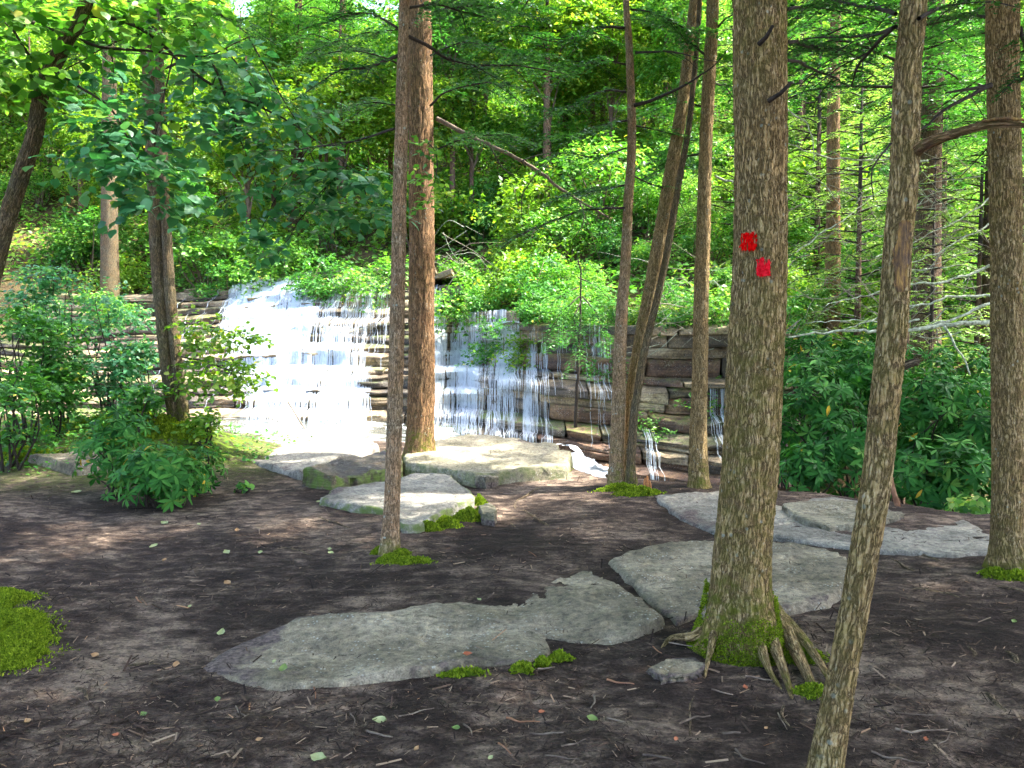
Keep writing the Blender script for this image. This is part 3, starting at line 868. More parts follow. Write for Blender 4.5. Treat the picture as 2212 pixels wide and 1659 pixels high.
# ------------------------------------------------------------------ foliage builders
def spray_along(r, pts, tw_len, mb, spacing=.065, leaf=.03, droop=.25, start=.12, dens=1.0, flat=1.0):
    """hemlock spray: side twigs in a drooping plane, set with short flat needles"""
    p = resample(pts, spacing)
    t = unit(np.gradient(p, axis=0))
    n = len(p)
    PO, AL, NO, SZ = [], [], [], []
    up = np.array([0, 0, 1.])
    for i in range(n):
        f = i / (n - 1)
        if f < start or r.random() > dens:
            continue
        side = np.cross(t[i], up); side /= np.linalg.norm(side) + 1e-6
        for sg in (-1, 1):
            L = tw_len * (1 - .75 * f) * r.uniform(.45, 1.05) * min(1, .35 + f * 3)
            a = r.uniform(.75, 1.15)
            d = t[i] * math.cos(a) + sg * side * math.sin(a) + up * r.normal(0, .10)
            m = max(3, int(L / (leaf * .62)))
            s = np.linspace(.04, 1, m) * L
            q = p[i] + d * s[:, None] - up * (droop * s ** 2 / max(tw_len, .1))[:, None]
            # twiglets of their own keep the spray from looking like a comb
            for sg2 in (-1, 1):
                sd = np.cross(d, up); sd /= np.linalg.norm(sd) + 1e-6
                al = d * .55 + sg2 * sd * .8 + r.normal(0, .16, (m, 3))
                PO.append(q); AL.append(al)
                NO.append(np.tile(up, (m, 1)) + r.normal(0, .35 * flat, (m, 3)))
                SZ.append(leaf * r.uniform(.6, 1.35, m) * (1.25 - .6 * s / L))
    if not PO:
        return
    PO, AL, NO, SZ = map(np.concatenate, (PO, AL, NO, SZ))
    V, Fs, k = scatter(NEEDLE, NEEDLEF, PO, AL, unit(NO), SZ, 1.15)
    ti = np.clip(.45 + .22 * r.normal(0, 1, len(PO)) + .35 * vnoise(PO[:, 0] * 2.2, PO[:, 1] * 2.2, PO[:, 2] * 2.2, 3), 0, 1)
    mb.add(V, Fs, tint=np.repeat(ti, k))

def broad_leaves(r, mb, centers, radii, n_twig, per, size, tpl=(LEAF4, LEAF4F), wood=None, droop=.25, width=1.0, tshift=0.0):
    """twigs over the surface of flattened lobes; leaves along each twig"""
    centers = np.asarray(centers, float); radii = np.asarray(radii, float)
    li = r.choice(len(centers), n_twig, p=radii[:, 0] ** 2 / np.sum(radii[:, 0] ** 2))
    d = unit(r.normal(0, 1, (n_twig, 3)) + np.array([0, 0, .25]))
    q = r.random(n_twig) ** .33
    base = centers[li] + d * radii[li] * (q * .92)[:, None]
    td = unit(d * np.array([1, 1, .35]) + r.normal(0, .45, d.shape))
    L = size * per * .42
    s = np.linspace(.1, 1, per)
    pos = base[:, None] + td[:, None] * (s * L)[None, :, None] - np.array([0, 0, 1.]) * (droop * (s ** 2) * L)[None, :, None]
    pos = (pos + r.normal(0, size * .22, pos.shape)).reshape(-1, 3)
    n = len(pos)
    sgn = np.tile(np.where(np.arange(per) % 2, 1, -1), n_twig)[:, None]
    tdr = np.repeat(td, per, 0)
    side = unit(np.cross(tdr, np.array([0, 0, 1.])))
    al = unit(tdr * .5 + sgn * side * .8 + r.normal(0, .35, (n, 3)) + np.array([0, 0, -.18]))
    no = unit(np.array([0, 0, 1.]) + .45 * np.repeat(d, per, 0) + r.normal(0, .35, (n, 3)))
    V, Fs, k = scatter(tpl[0], tpl[1], pos, al, no, size * r.uniform(.6, 1.2, n), width)
    ti = np.clip(.45 + tshift + .20 * r.normal(0, 1, n) + .3 * np.repeat(r.normal(0, .5, n_twig), per), 0, 1)
    mb.add(V, Fs, tint=np.repeat(ti, k))

def lobes(r, n, rx, ry, rz, lob=.42, zc=0.0):
    c = unit(r.normal(0, 1, (n, 3))) * (r.random(n) ** .4)[:, None] * np.array([rx, ry, rz]) * .72 + np.array([0, 0, zc])
    rad = np.array([rx, ry, rz * .75])[None] * r.uniform(lob * .6, lob * 1.15, (n, 1))
    return c, rad

def whorls(r, mb, pos, dirs, leaf, n=(7, 11), tpl=(RHODO, RHODOF), flop=.25, width=1.0, tshift=0.0):
    """rosettes of long leathery leaves"""
    PO, AL, NO, SZ, TI = [], [], [], [], []
    for p, d in zip(pos, dirs):
        m = r.integers(*n)
        a = np.arange(m) * 2.399 + r.uniform(0, 6.28)
        e1 = unit(np.cross(d, np.array([.3, .9, .1]))); e2 = np.cross(d, e1)
        tilt = r.uniform(-.35, .45, m) - flop * r.random()
        al = e1 * np.cos(a)[:, None] + e2 * np.sin(a)[:, None] + d * tilt[:, None]
        PO.append(np.tile(p, (m, 1)) + al * leaf * .06); AL.append(al)
        NO.append(np.tile(d, (m, 1)) + r.normal(0, .12, (m, 3))); SZ.append(leaf * r.uniform(.65, 1.15, m))
        TI.append(np.clip(r.normal(.42 + tshift, .2) + r.normal(0, .16, m), 0, .955) + (r.random(m) < .012) * .6)
    PO, AL, NO, SZ, TI = map(np.concatenate, (PO, AL, NO, SZ, TI))
    V, Fs, k = scatter(tpl[0], tpl[1], PO, AL, unit(NO), SZ, width)
    mb.add(V, Fs, tint=np.repeat(np.clip(TI, 0, 1), k))

# ------------------------------------------------------------------ the standing trunks
def trunk_part(root, pts, rad, mat, sides=48, step=.03, amp=.006, freq=1.0, moss_h=0.0, moss_all=0.0, flare=0.0, lobes_n=5, name='trunk', gut=0.0, seed=0, z_ground=0.0):
    p, rr = resample(pts, step, extra=rad)
    zz = p[:, 2] - z_ground
    fl = flare * np.exp(-np.maximum(zz, 0) / .16)
    def disp(th, s, R):
        cx, cy = np.cos(th) * R, np.sin(th) * R
        k = 55 * freq
        ridge = 1 - 2 * np.abs(fbm(cx * k, cy * k, s * k * .16, 3 + seed, 2))
        plate = fbm(cx * k * 2.3, cy * k * 2.3, s * k * .6, 9 + seed, 2)
        big = fbm(np.cos(th) * 1.5, np.sin(th) * 1.5, s * 1.2, 5 + seed, 2)
        f = np.interp(s, np.linspace(0, s.max(), len(fl)), fl)
        rootl = f * R * (.75 + .55 * np.cos(lobes_n * th + 1.3 * seed) + .35 * np.cos((lobes_n - 2) * th + 2 + seed))
        return amp * (.75 * ridge - .6 + .45 * plate) - .03 * R + .05 * R * big + rootl
    V, Fs, bk = tube(p, rr, sides, disp)
    z = V[:, 2] - z_ground
    mo = moss_all * np.clip(.5 - V[:, 0] * 0 + .5 * fbm(V[:, 0] * 3, V[:, 1] * 3, z * 1.5, 4 + seed, 2), 0, 1)
    if moss_h:
        mo = np.maximum(mo, np.clip(1.25 - z / moss_h + .5 * fbm(bk[:, 0] * 22, bk[:, 1] * 22, z * 7, 6, 3), 0, 1))
    return mk(name, V, Fs, M[mat], root, True, {'moss': mo}, bk), p, rr

def trunk_moss(root, p, rr, n, h, seed, z_ground=0.0, flare=1.0, fac=None):
    """tufts on the lower trunk"""
    r = np.random.default_rng(seed)
    z = h * r.random(n) ** 1.8
    a = r.uniform(0, 2 * np.pi, n)
    keep = fbm(np.cos(a) * 1.5, np.sin(a) * 1.5, z * 8, seed, 3) > (-.35 + 1.0 * z / h)
    z, a = z[keep], a[keep]
    zz = p[:, 2] - z_ground
    x = np.interp(z, zz, p[:, 0]); y = np.interp(z, zz, p[:, 1]); R = np.interp(z, zz, rr) * (1 + flare * .75 * np.exp(-z / .16)) + .006
    pos = np.stack([x + R * np.cos(a), y + R * np.sin(a), z_ground + z], 1)
    V, Fs, ti = tufts(pos, unit(np.stack([np.cos(a), np.sin(a), .5 + 0 * a], 1)), r, (.006, .014))
    o = mk('moss', V, Fs, M['moss'], root, False, {'tint': ti})
    o['kind'] = 'stuff'
    return o

def limb(root, pts, r0, r1, mat='limb', name='branch', sides=7, step=.08, wob=.012, seed=0):
    p, _ = resample(pts, step, extra=np.linspace(0, 1, len(pts)))
    r = np.random.default_rng(seed + 11)
    p = p + wob * np.stack([fbm(np.arange(len(p)) * .45, k * 7.7 + seed, 0, 5, 2) for k in range(3)], 1) * np.minimum(1, np.arange(len(p)) / 3)[:, None]
    V, Fs, bk = tube(p, np.linspace(r0, r1, len(p)), sides)
    return mk(name, V, Fs, M[mat], root, True, None, bk), p

def bough(root, pts, r0, seed, tw=.45, leaf=.040, mat='hemlock', wood='limb', dens=1.0, start=.15, droop=.25, sub=2):
    """one living hemlock branch: wood and needle sprays"""
    r = np.random.default_rng(seed)
    o, p = limb(root, pts, r0, .003, wood, seed=seed)
    mb = MB()
    spray_along(r, p[::1], tw, mb, leaf=leaf, dens=dens, start=start, droop=droop)
    L = np.linalg.norm(np.diff(p, axis=0), axis=1).sum()
    for q in range(sub):
        f = r.uniform(.25, .8); i = int(f * (len(p) - 1))
        t = unit(p[min(i + 1, len(p) - 1)] - p[max(i - 1, 0)])
        sd = unit(np.cross(t, np.array([0, 0, 1.]))) * r.choice([-1, 1])
        d = unit(t * .7 + sd * .7 + np.array([0, 0, r.uniform(-.35, .1)]))
        ln = L * r.uniform(.3, .5) * (1 - .4 * f)
        qq = np.array([p[i], p[i] + d * ln * .5, p[i] + d * ln + np.array([0, 0, -.12 * ln])])
        limb(root, qq, r0 * .4, .002, wood, seed=seed + q + 1)
        spray_along(r, qq, tw * .7, mb, leaf=leaf, dens=dens, start=.05, droop=droop)
    if mb.n:
        f = mb.build('foliage', M[mat], root); f['kind'] = 'stuff'; f.parent = o

# crown of a tall hemlock: built twice, shared by every trunk whose top leaves the frame
def hemlock_crown_mesh(seed, H=9.0, R=3.1, nb=62, leaf=.085):
    r = np.random.default_rng(seed)
    mb = MB(); wd = MB()
    for i in range(nb):
        f = (i + r.random()) / nb
        z = H * f
        L = R * (1 - f) ** .75 * r.uniform(.65, 1.1) + .35
        a = i * 2.4 + r.uniform(-.4, .4)
        d = np.array([math.cos(a), math.sin(a), 0])
        q = np.array([[0, 0, z], d * L * .5 + [0, 0, z + .05 * L], d * L + [0, 0, z - .22 * L]])
        spray_along(r, q, .34 * L + .2, mb, spacing=.15, leaf=leaf, dens=.9, start=.12, droop=.3)
        V, Fs, bk = tube(resample(q, .4), np.linspace(.03, .006, len(resample(q, .4))), 4)
        wd.add(V, Fs, bk)
    V, Fs, bk = tube(np.array([[0, 0, -.3], [0, 0, H * .5], [0, 0, H]]), [.085, .06, .012], 7)
    wd.add(V, Fs, bk)
    return mb.build('crown', M['hemlock'], None), wd.build('crown_limbs', M['limb'], None)

CROWNS = [hemlock_crown_mesh(s) for s in (101, 102)]
for c, w in CROWNS:
    COL.objects.unlink(c); COL.objects.unlink(w)
CN = [0]
def crown(root, at, scale=1.0, rz=None):
    c, w = CROWNS[CN[0] % 2]
    CN[0] += 1
    for o, kd in ((c, 'stuff'), (w, None)):
        q = o.copy(); COL.objects.link(q)
        q.parent = root
        q.location = [float(a - b) for a, b in zip(at, root.location)]
        q.scale = (scale,) * 3
        q.rotation_euler = (0, 0, CN[0] * 1.7 if rz is None else rz)
        if kd:
            q['kind'] = kd

def path(rows, d, d_top=None, top=None, below=.0):
    """rows (u, v, width) from the foot up -> points and radii; continues to height top"""
    n = len(rows); dt = d if d_top is None else d_top
    pts, rad = [], []
    for i, (u, v, w) in enumerate(rows):
        y = d + (dt - d) * i / max(1, n - 1)
        pts.append(P(u, v, y)); rad.append(.5 * w / F0 * y)
    if below:
        e = unit(pts[0] - pts[1]); pts.insert(0, pts[0] + e * below); rad.insert(0, rad[0] * 1.05)
    if top:
        e = unit(pts[-1] - pts[-2]); e = unit(e + np.array([0, 0, .6]))
        h = top - pts[-1][2]
        for f in (.33, .66, 1.0):
            pts.append(pts[len(rows) + (1 if below else 0) - 1] + e * h * f / e[2]); rad.append(rad[len(rows) + (1 if below else 0) - 1] * (1 - .8 * f))
    return np.array(pts), np.array(rad)

# blazed hemlock: the thick trunk with two red paint marks
b7 = G(1590, 1398)
t7 = thing('hemlock_tree', 'thick hemlock with two red paint blazes and a mossy root flare', 'tree', b7)
rows = [(1594, 1395, 150), (1598, 1300, 136), (1603, 1200, 130), (1620, 1000, 124), (1630, 800, 121), (1640, 600, 117), (1643, 400, 115), (1643, 200, 115), (1641, 0, 114)]
pp, rr_ = path(rows, b7[1], top=9.0, below=.25)
_, p7, r7 = trunk_part(t7, pp, rr_, 'bark_hemlock', 150, .018, .0075, 1.0, .45, .55, .36, 5, seed=1, z_ground=b7[2])
trunk_moss(t7, p7, r7, 9000, .40, 31, b7[2], .5)
crown(t7, (p7[-1][0] * 1, p7[-1][1], 5.0), 1.05)
for k, (pts, r0) in enumerate([
        ([(1648, 1352), (1690, 1385), (1722, 1430), (1755, 1482), (1785, 1520)], .055), ([(1640, 1380), (1675, 1430), (1700, 1478), (1712, 1512)], .042),
        ([(1655, 1360), (1735, 1410), (1790, 1470), (1820, 1500)], .040), ([(1630, 1400), (1655, 1450), (1690, 1490)], .034),
        ([(1540, 1390), (1500, 1400), (1450, 1385), (1420, 1410)], .028), ([(1548, 1400), (1530, 1440), (1520, 1470)], .022)]):
    q = [np.array([*G(u, v)[:2], 0]) for u, v in pts]
    for i, c in enumerate(q):
        f = i / (len(q) - 1)
        c[2] = gz(c[0], c[1]) + (.13 * (1 - f) ** 1.5 - .014 * f)
    p = resample(q, .03)
    V, Fs, bk = tube(p, r0 * (.28 + 1.15 * (1 - np.linspace(0, 1, len(p))) ** 1.6), 14, lambda th, s, R: .08 * R * fbm(np.cos(th) * 2, np.sin(th) * 2, s * 9, 3, 2))
    zz = V[:, 2] - gz(V[:, 0], V[:, 1])
    mk('root', V, Fs, M['bark_hemlock'], t7, True, {'moss': np.clip(.25 + 1.2 * fbm(V[:, 0] * 6, V[:, 1] * 6, 0, 4, 2), 0, 1)}, bk)
for k, (u, v, rx, ry) in enumerate([(1700, 1400, .10, .06), (1735, 1425, .09, .05), (1755, 1500, .07, .05), (1700, 1372, .07, .04), (1545, 1360, .05, .04)]):
    g = G(u, v)
    moss_patch(t7, g[0], g[1], rx, ry, 420, 400 + k, .045, size=(.007, .015))

def blaze(root, p, rr, u0, u1, v0, v1, d, mat, label):
    """paint patch following the trunk's front"""
    c = P(.5 * (u0 + u1), .5 * (v0 + v1), d)
    zz = p[:, 2]
    cols, rws = 15, 21
    us = np.linspace(u0, u1, cols); vs = np.linspace(v1, v0, rws)
    V = np.zeros((rws, cols, 3))
    for a, v in enumerate(vs):
        z = P(u0, v, d)[2]
        x0, y0, R = np.interp(z, zz, p[:, 0]), np.interp(z, zz, p[:, 1]), np.interp(z, zz, rr)
        for b_, u in enumerate(us):
            ue = u + (3.0 * vnoise(a * .6, b_, u0) if b_ in (0, cols - 1) else 0); ve = 5.0 * vnoise(b_ * .6, a, v0) if a in (0, rws - 1) else 0
            x = P(ue, v, y0 - R * .8)[0]
            s = np.clip((x - x0) / R, -.97, .97)
            V[a, b_] = (x0 + R * 1.022 * s, y0 - (R + .0125) * math.sqrt(1 - s * s), z + ve / F0 * d)
    ed = np.zeros((rws, cols)); ed[0] = ed[-1] = 1; ed[:, 0] = ed[:, -1] = 1; ed[1, 1:-1] = np.maximum(ed[1, 1:-1], .4)
    V[..., 1] += .0022 * fbm(V[..., 0] * 90, V[..., 2] * 22, 0, 6, 2)
    i = np.arange(rws - 1)[:, None] * cols + np.arange(cols - 1)[None]
    o = mk('paint_blaze', V, np.stack([i, i + 1, i + cols + 1, i + cols], -1).reshape(-1, 4), M[mat], root, True, {'edge': ed.ravel()})
    o['label'] = label
blaze(t7, p7, r7, 1604, 1632, 508, 549, b7[1], 'paint', 'upper deep red paint blaze')
blaze(t7, p7, r7, 1630, 1659, 565, 603, b7[1], 'paint_pink', 'lower pinkish red paint blaze')
for q in ([(1660, 218), (1690, 200), (1712, 182)], [(1640, 95), (1658, 78), (1672, 60)]):
    d = b7[1] - .14
    limb(t7, [P(q[0][0], q[0][1], d), P(*q[1], d - .06), P(*q[2], d - .1)], .013, .008, 'limb', 'branch_stub', seed=3)

# thin hemlock in front, left of centre
b3 = G(843, 1192)
t3 = thing('hemlock_tree', 'slender pale-flecked trunk on a mossy foot, in front of the rusty one', 'tree', b3)
rows = [(842, 1195, 46), (845, 1120, 38), (848, 1050, 36), (852, 900, 35), (856, 750, 34), (860, 600, 32), (863, 450, 31), (867, 300, 29), (869, 160, 26), (873, 0, 23)]
pp, rr_ = path(rows, b3[1], top=9.5, below=.2)
_, p3, r3 = trunk_part(t3, pp, rr_, 'bark_thin', 72, .022, .004, 1.7, .12, .12, .25, 4, seed=2, z_ground=b3[2])
crown(t3, (p3[-1][0], p3[-1][1], 5.2), .8)
for k, (u, v, rx, ry) in enumerate([(840, 1212, .09, .05), (872, 1216, .12, .05), (905, 1214, .08, .04), (818, 1196, .05, .04), (868, 1200, .06, .05)]):
    g = G(u, v); moss_patch(t3, g[0], g[1], rx, ry, 520, 420 + k, .045, size=(.008, .018))

# thick rusty trunk right behind it
b4 = G(908, 1004)
t4 = thing('hemlock_tree', 'thick rusty-brown trunk directly behind the slender one', 'tree', b4)
rows = [(906, 1006, 74), (908, 940, 64), (910, 800, 59), (911, 600, 57), (910, 400, 55), (908, 200, 53), (906, 0, 50)]
pp, rr_ = path(rows, b4[1], top=13, below=.25)
_, p4, r4 = trunk_part(t4, pp, rr_, 'bark_red', 90, .035, .010, .6, .5, .18, .30, 5, seed=3, z_ground=b4[2])
crown(t4, (p4[-1][0], p4[-1][1], 7.6), 1.1)
for k, (u, v, rx, ry) in enumerate([(940, 1000, .12, .10), (985, 1010, .22, .08), (880, 1012, .12, .08)]):
    g = G(u, v); moss_patch(t4, g[0], g[1], rx, ry, 330, 440 + k, .09)

# three-stemmed clump at the edge of the drop
b5 = G(1347, 1052)
t5 = thing('hemlock_tree', 'three-stemmed clump at the bank edge, its middle stem leaning away', 'tree', b5)
s1 = [(1333, 1052, 42), (1332, 1000, 34), (1336, 893, 32), (1338, 795, 29), (1344, 665, 26), (1352, 560, 23), (1357, 440, 21), (1363, 358, 20), (1365, 293, 19), (1363, 200, 18), (1358, 81, 16), (1352, 0, 14)]
s2 = [(1350, 1056, 34), (1351, 1000, 27), (1357, 900, 27), (1372, 800, 28), (1390, 700, 30), (1414, 580, 32), (1428, 500, 32), (1445, 400, 31), (1462, 300, 29), (1478, 200, 27), (1490, 100, 25), (1500, 0, 23)]
s3 = [(1364, 1058, 28), (1363, 1000, 20), (1370, 893, 19), (1378, 843, 18), (1388, 778, 18), (1403, 713, 17), (1419, 648, 16), (1437, 567, 16), (1452, 480, 15), (1471, 370, 14), (1487, 280, 13), (1498, 180, 12), (1506, 90, 11), (1512, 0, 10)]
for k, (rw, dd, m) in enumerate(((s1, b5[1], 'bark_thin'), (s2, b5[1] + .05, 'bark_hemlock'), (s3, b5[1] - .12, 'bark_grey'))):
    pp, rr_ = path(rw, dd, dd + (.3 if k else 0), top=10 - k, below=.3)
    trunk_part(t5, pp, rr_, m, 48, .035, .004, 1.6, .25, .3, .15, 4, seed=4 + k, z_ground=b5[2])
    if k < 2:
        crown(t5, (pp[-1][0], pp[-1][1], 7.2), .72)
for k, (u, v, rx, ry) in enumerate([(1330, 1060, .22, .08), (1375, 1068, .22, .08), (1400, 1066, .16, .07)]):
    g = G(u, v); moss_patch(t5, g[0], g[1], rx, ry, 500, 460 + k, .07)

# straight tree standing on the broad slab's edge
b6 = P(1510, 1062, 8.9)
t6 = thing('hemlock_tree', 'straight lichen-flecked trunk between the three-stemmed clump and the blazed tree', 'tree', b6)
rows = [(1511, 1066, 56), (1510, 1030, 44), (1509, 925, 38), (1512, 827, 35), (1515, 632, 33), (1519, 521, 32), (1524, 326, 29), (1530, 195, 28), (1536, 98, 27), (1540, 0, 26)]
pp, rr_ = path(rows, b6[1], top=11, below=.3)
_, p6, r6 = trunk_part(t6, pp, rr_, 'bark_hemlock', 64, .03, .006, 1.2, .3, .15, .15, 4, seed=9, z_ground=b6[2])
crown(t6, (p6[-1][0], p6[-1][1], 6.8), .85)

# leaning tree on the near right, its foot below the frame
t8b = np.array([*P(1770, 1800, 2.72)[:2], 0.0])
t8 = thing('hemlock_tree', 'leaning trunk with a bare wood scar and a snapped limb', 'tree', t8b)
rows = [(1765, 1800, 84), (1783, 1659, 74), (1825, 1429, 62), (1857, 1254, 62), (1893, 1041, 64), (1908, 898, 63), (1924, 755, 63), (1932, 647, 61), (1940, 521, 59), (1952, 390, 60), (1957, 260, 59), (1962, 130, 54), (1975, 0, 54)]
pp, rr_ = path(rows, 2.72, 2.95, top=7.5)
_, p8, r8 = trunk_part(t8, pp, rr_, 'bark_hemlock', 130, .014, .0042, 2.0, .1, .5, .15, 4, seed=12)
crown(t8, (p8[-1][0], p8[-1][1], 4.6), .8)
# the scar: bare wood strip set into the bark
zz = [P(1938, v, 2.85)[2] for v in np.linspace(632, 478, 22)]
V = np.zeros((22, 7, 3))
for a, z in enumerate(zz):
    x0, y0, R = [np.interp(z, p8[:, 2], q) for q in (p8[:, 0], p8[:, 1], r8)]
    wv = .58 * math.sin(math.pi * (a + .6) / 22.4) ** .4 * (1 + .25 * vnoise(a * .7, 3.0, 1.0))
    for b_ in range(7):
        s = -.12 + wv * (b_ - 3) / 3 * (1 + .22 * vnoise(a * 1.3, b_ * 3.0, 2))
        V[a, b_] = (x0 + R * 1.01 * math.sin(s), y0 - (R * 1.0 + .0065) * math.cos(s) + (.004 if 0 < b_ < 6 else 0), z)
i = np.arange(21)[:, None] * 7 + np.arange(6)[None]
mk('wood_scar', V, np.stack([i, i + 1, i + 8, i + 7], -1).reshape(-1, 4), M['heartwood'], t8, True)['label'] = 'bare orange wood scar'
q = [P(1975, 330, 2.88), P(1998, 312, 2.84), P(2057, 290, 2.78), (P(2126, 272, 2.72)), P(2180, 268, 2.68), P(2235, 274, 2.64)]
pb, rb = resample(q, .012, extra=np.array([26, 23, 18, 16, 12, 7]) / F0 * 2.8 * .55)
V, Fs, bk = tube(pb, rb, 24, lambda th, s, R: .10 * R * fbm(np.cos(th) * 3, np.sin(th) * 3, s * 14, 2, 2))
mk('branch', V, Fs, M['bark_red'], t8, True, {'moss': .3 * np.ones(len(V))}, bk)['label'] = 'snapped reddish limb'
q = [P(2120, 262, 2.705), P(2170, 256, 2.67), P(2240, 262, 2.63)]
pb, rb = resample(q, .012, extra=np.array([4, 8, 4]) / F0 * 2.8 * .5)
V, Fs, bk = tube(pb, rb, 8); mk('splinter', V, Fs, M['heartwood'], t8, True, None, bk)
q = P(1952, 790, 2.82)
limb(t8, [q, q + [.03, -.01, .012], q + [.045, -.015, .012]], .016, .013, 'bark_grey', 'branch_stub', 10, .01, 0)
for k, q in enumerate(([(1925, 310), (1895, 345), (1878, 372), (1880, 400), (1884, 432)], [(1878, 372), (1840, 368), (1790, 362)])):
    limb(t8, [P(u, v, 2.8 - .05 * i) for i, (u, v) in enumerate(q)], .004, .0015, 'limb', seed=k)
for k, q in enumerate(([(1935, 30), (1880, 15), (1810, 2), (1760, -10)], [(1935, 58), (1895, 72), (1830, 84), (1745, 92)], [(1930, 60), (1880, 110), (1850, 150), (1842, 185)], [(1985, 40), (2050, 10), (2110, -10)])):
    bough(t8, [P(u, v, 2.85 + .18 * i) for i, (u, v) in enumerate(q)], .008, 500 + k, tw=.16, leaf=.018, mat='hemlock', sub=2, droop=.5)

# trunk at the right margin
b9 = G(2182, 1232)
t9 = thing('hemlock_tree', 'sturdy furrowed trunk cut by the right margin', 'tree', b9)
rows = [(2184, 1234, 88), (2178, 1180, 70), (2176, 1113, 65), (2176, 862, 62), (2174, 521, 65), (2169, 260, 65), (2165, 0, 65)]
pp, rr_ = path(rows, b9[1], top=10, below=.25)
_, p9, r9 = trunk_part(t9, pp, rr_, 'bark_hemlock', 110, .022, .0065, 1.1, .14, .4, .28, 5, seed=15, z_ground=b9[2])
crown(t9, (p9[-1][0], p9[-1][1], 5.4), .95)
for k, (u, v, rx, ry) in enumerate([(2190, 1250, .14, .05), (2150, 1246, .08, .04)]):
    g = G(u, v); moss_patch(t9, g[0], g[1], rx, ry, 300, 480 + k, .05)
for k, q in enumerate(([(2140, 183), (2105, 200), (2060, 226), (1995, 275), (1960, 300)], [(2140, 186), (2100, 190), (2040, 200)], [(2200, 175), (2250, 150), (2300, 140)])):
    limb(t9, [P(u, v, b9[1] - .1 - .1 * i) for i, (u, v) in enumerate(q)], .016, .006, 'limb', seed=20 + k)

# leaning tree at the left margin, its foot outside the frame
b1 = np.array([*P(-75, 1090, 7.6)[:2], 0.0])
t1 = thing('maple_tree', 'leaning grooved trunk at the left margin under big leaves', 'tree', b1)
rows = [(-75, 1095, 48), (-60, 900, 42), (-38, 700, 38), (-6, 560, 36), (20, 462, 36), (49, 368, 35), (75, 293, 34), (88, 208, 32), (108, 156, 33), (148, 78, 32), (185, 10, 28)]
pp, rr_ = path(rows, 7.6, 7.3, top=9)
_, p1, r1 = trunk_part(t1, pp, rr_, 'bark_grey', 60, .03, .007, 1.3, 0, .35, .2, 4, seed=18)

# twin trunk left of the fall
b2 = P(375, 945, 11.0)
t2 = thing('hemlock_tree', 'dark twin trunk with a seam, standing left of the waterfall', 'tree', b2)
sA = [(388, 950, 34), (378, 900, 32), (362, 800, 31), (350, 680, 30), (340, 560, 30), (335, 450, 29), (330, 350, 28), (324, 240, 27), (318, 100, 25)]
sB = [(400, 950, 30), (393, 870, 26), (380, 760, 24), (368, 640, 23), (362, 540, 22), (357, 450, 21), (352, 340, 21), (347, 240, 20), (344, 100, 18)]
for k, rw in enumerate((sA, sB)):
    pp, rr_ = path(rw, 11.0 - .03 * k, top=12, below=.4)
    trunk_part(t2, pp, rr_, 'bark_grey', 40, .05, .008, .8, .5, .25, .1, 4, seed=21 + k, z_ground=b2[2])
    crown(t2, (pp[-1][0], pp[-1][1], 7.6), .8)
for k, (u, v, d, rx) in enumerate([(360, 890, 10.9, .35), (330, 915, 10.8, .4), (395, 930, 10.8, .25), (250, 900, 11.2, .5), (120, 905, 11.5, .6)]):
    p = P(u, v, d); moss_patch(t2, p[0], p[1], rx, rx * .8, 700, 520 + k, .10, size=(.02, .045))

# ------------------------------------------------------------------ living and dead boughs seen against the far slope
B = lambda root, q, d0, d1, r0, seed, **k: bough(root, [P(u, v, d0 + (d1 - d0) * i / (len(q) - 1)) for i, (u, v) in enumerate(q)], r0, seed, **k)
B(t3, [(862, 119), (800, 143), (729, 156), (660, 200)], b3[1], b3[1] - .5, .014, 601, tw=.38)
B(t3, [(858, 60), (800, 30), (740, 40), (660, 60)], b3[1], b3[1] + .5, .010, 602, tw=.42)
B(t3, [(852, 278), (768, 303), (638, 322), (540, 326)], b3[1], b3[1] + .6, .010, 603, tw=.22, dens=.5)
B(t3, [(880, 78), (930, 101), (973, 130), (1028, 140), (1134, 144), (1230, 160)], b3[1], b3[1] + .8, .015, 604, tw=.42)
B(t4, [(930, 228), (960, 200), (1040, 180), (1120, 190), (1180, 210)], b4[1] - .2, b4[1] - 1.5, .016, 605, tw=.5)
B(t4, [(930, 30), (1000, 10), (1080, 20), (1180, 40)], b4[1] - .2, b4[1] - 1.2, .018, 606, tw=.55)
B(t4, [(885, 150), (780, 110), (690, 120), (600, 150)], b4[1], b4[1] - 1.0, .016, 607, tw=.5)
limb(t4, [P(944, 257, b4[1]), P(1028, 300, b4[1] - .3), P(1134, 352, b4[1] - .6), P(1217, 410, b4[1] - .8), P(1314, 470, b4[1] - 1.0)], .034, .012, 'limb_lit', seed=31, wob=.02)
for k, (a, c, e) in enumerate([((1160, 372), (1130, 420), (1125, 470)), ((1250, 432), (1262, 470), (1240, 520)), ((1060, 318), (1085, 360), (1120, 385)), ((1120, 350), (1180, 330), (1240, 335))]):
    limb(t4, [P(*a, b4[1] - .6), P(*c, b4[1] - .7), P(*e, b4[1] - .8)], .009, .004, 'limb', seed=40 + k)
B(t5, [(1370, 228), (1422, 212), (1477, 186), (1536, 147), (1585, 94)], b5[1] - .05, b5[1] - .5, .022, 608, tw=.05, dens=.1, sub=0)
B(t5, [(1357, 449), (1275, 452), (1210, 472), (1139, 501), (1080, 540)], b5[1], b5[1] - .6, .017, 609, tw=.35, dens=.7)
B(t5, [(1352, 199), (1308, 195), (1243, 225), (1194, 241), (1150, 280)], b5[1], b5[1] - .5, .014, 610, tw=.45)
B(t5, [(1373, 114), (1422, 111), (1487, 120), (1562, 137)], b5[1], b5[1] - .5, .014, 611, tw=.12, dens=.4)
B(t5, [(1350, 60), (1290, 60), (1210, 90), (1120, 70)], b5[1], b5[1] - .6, .016, 612, tw=.48)
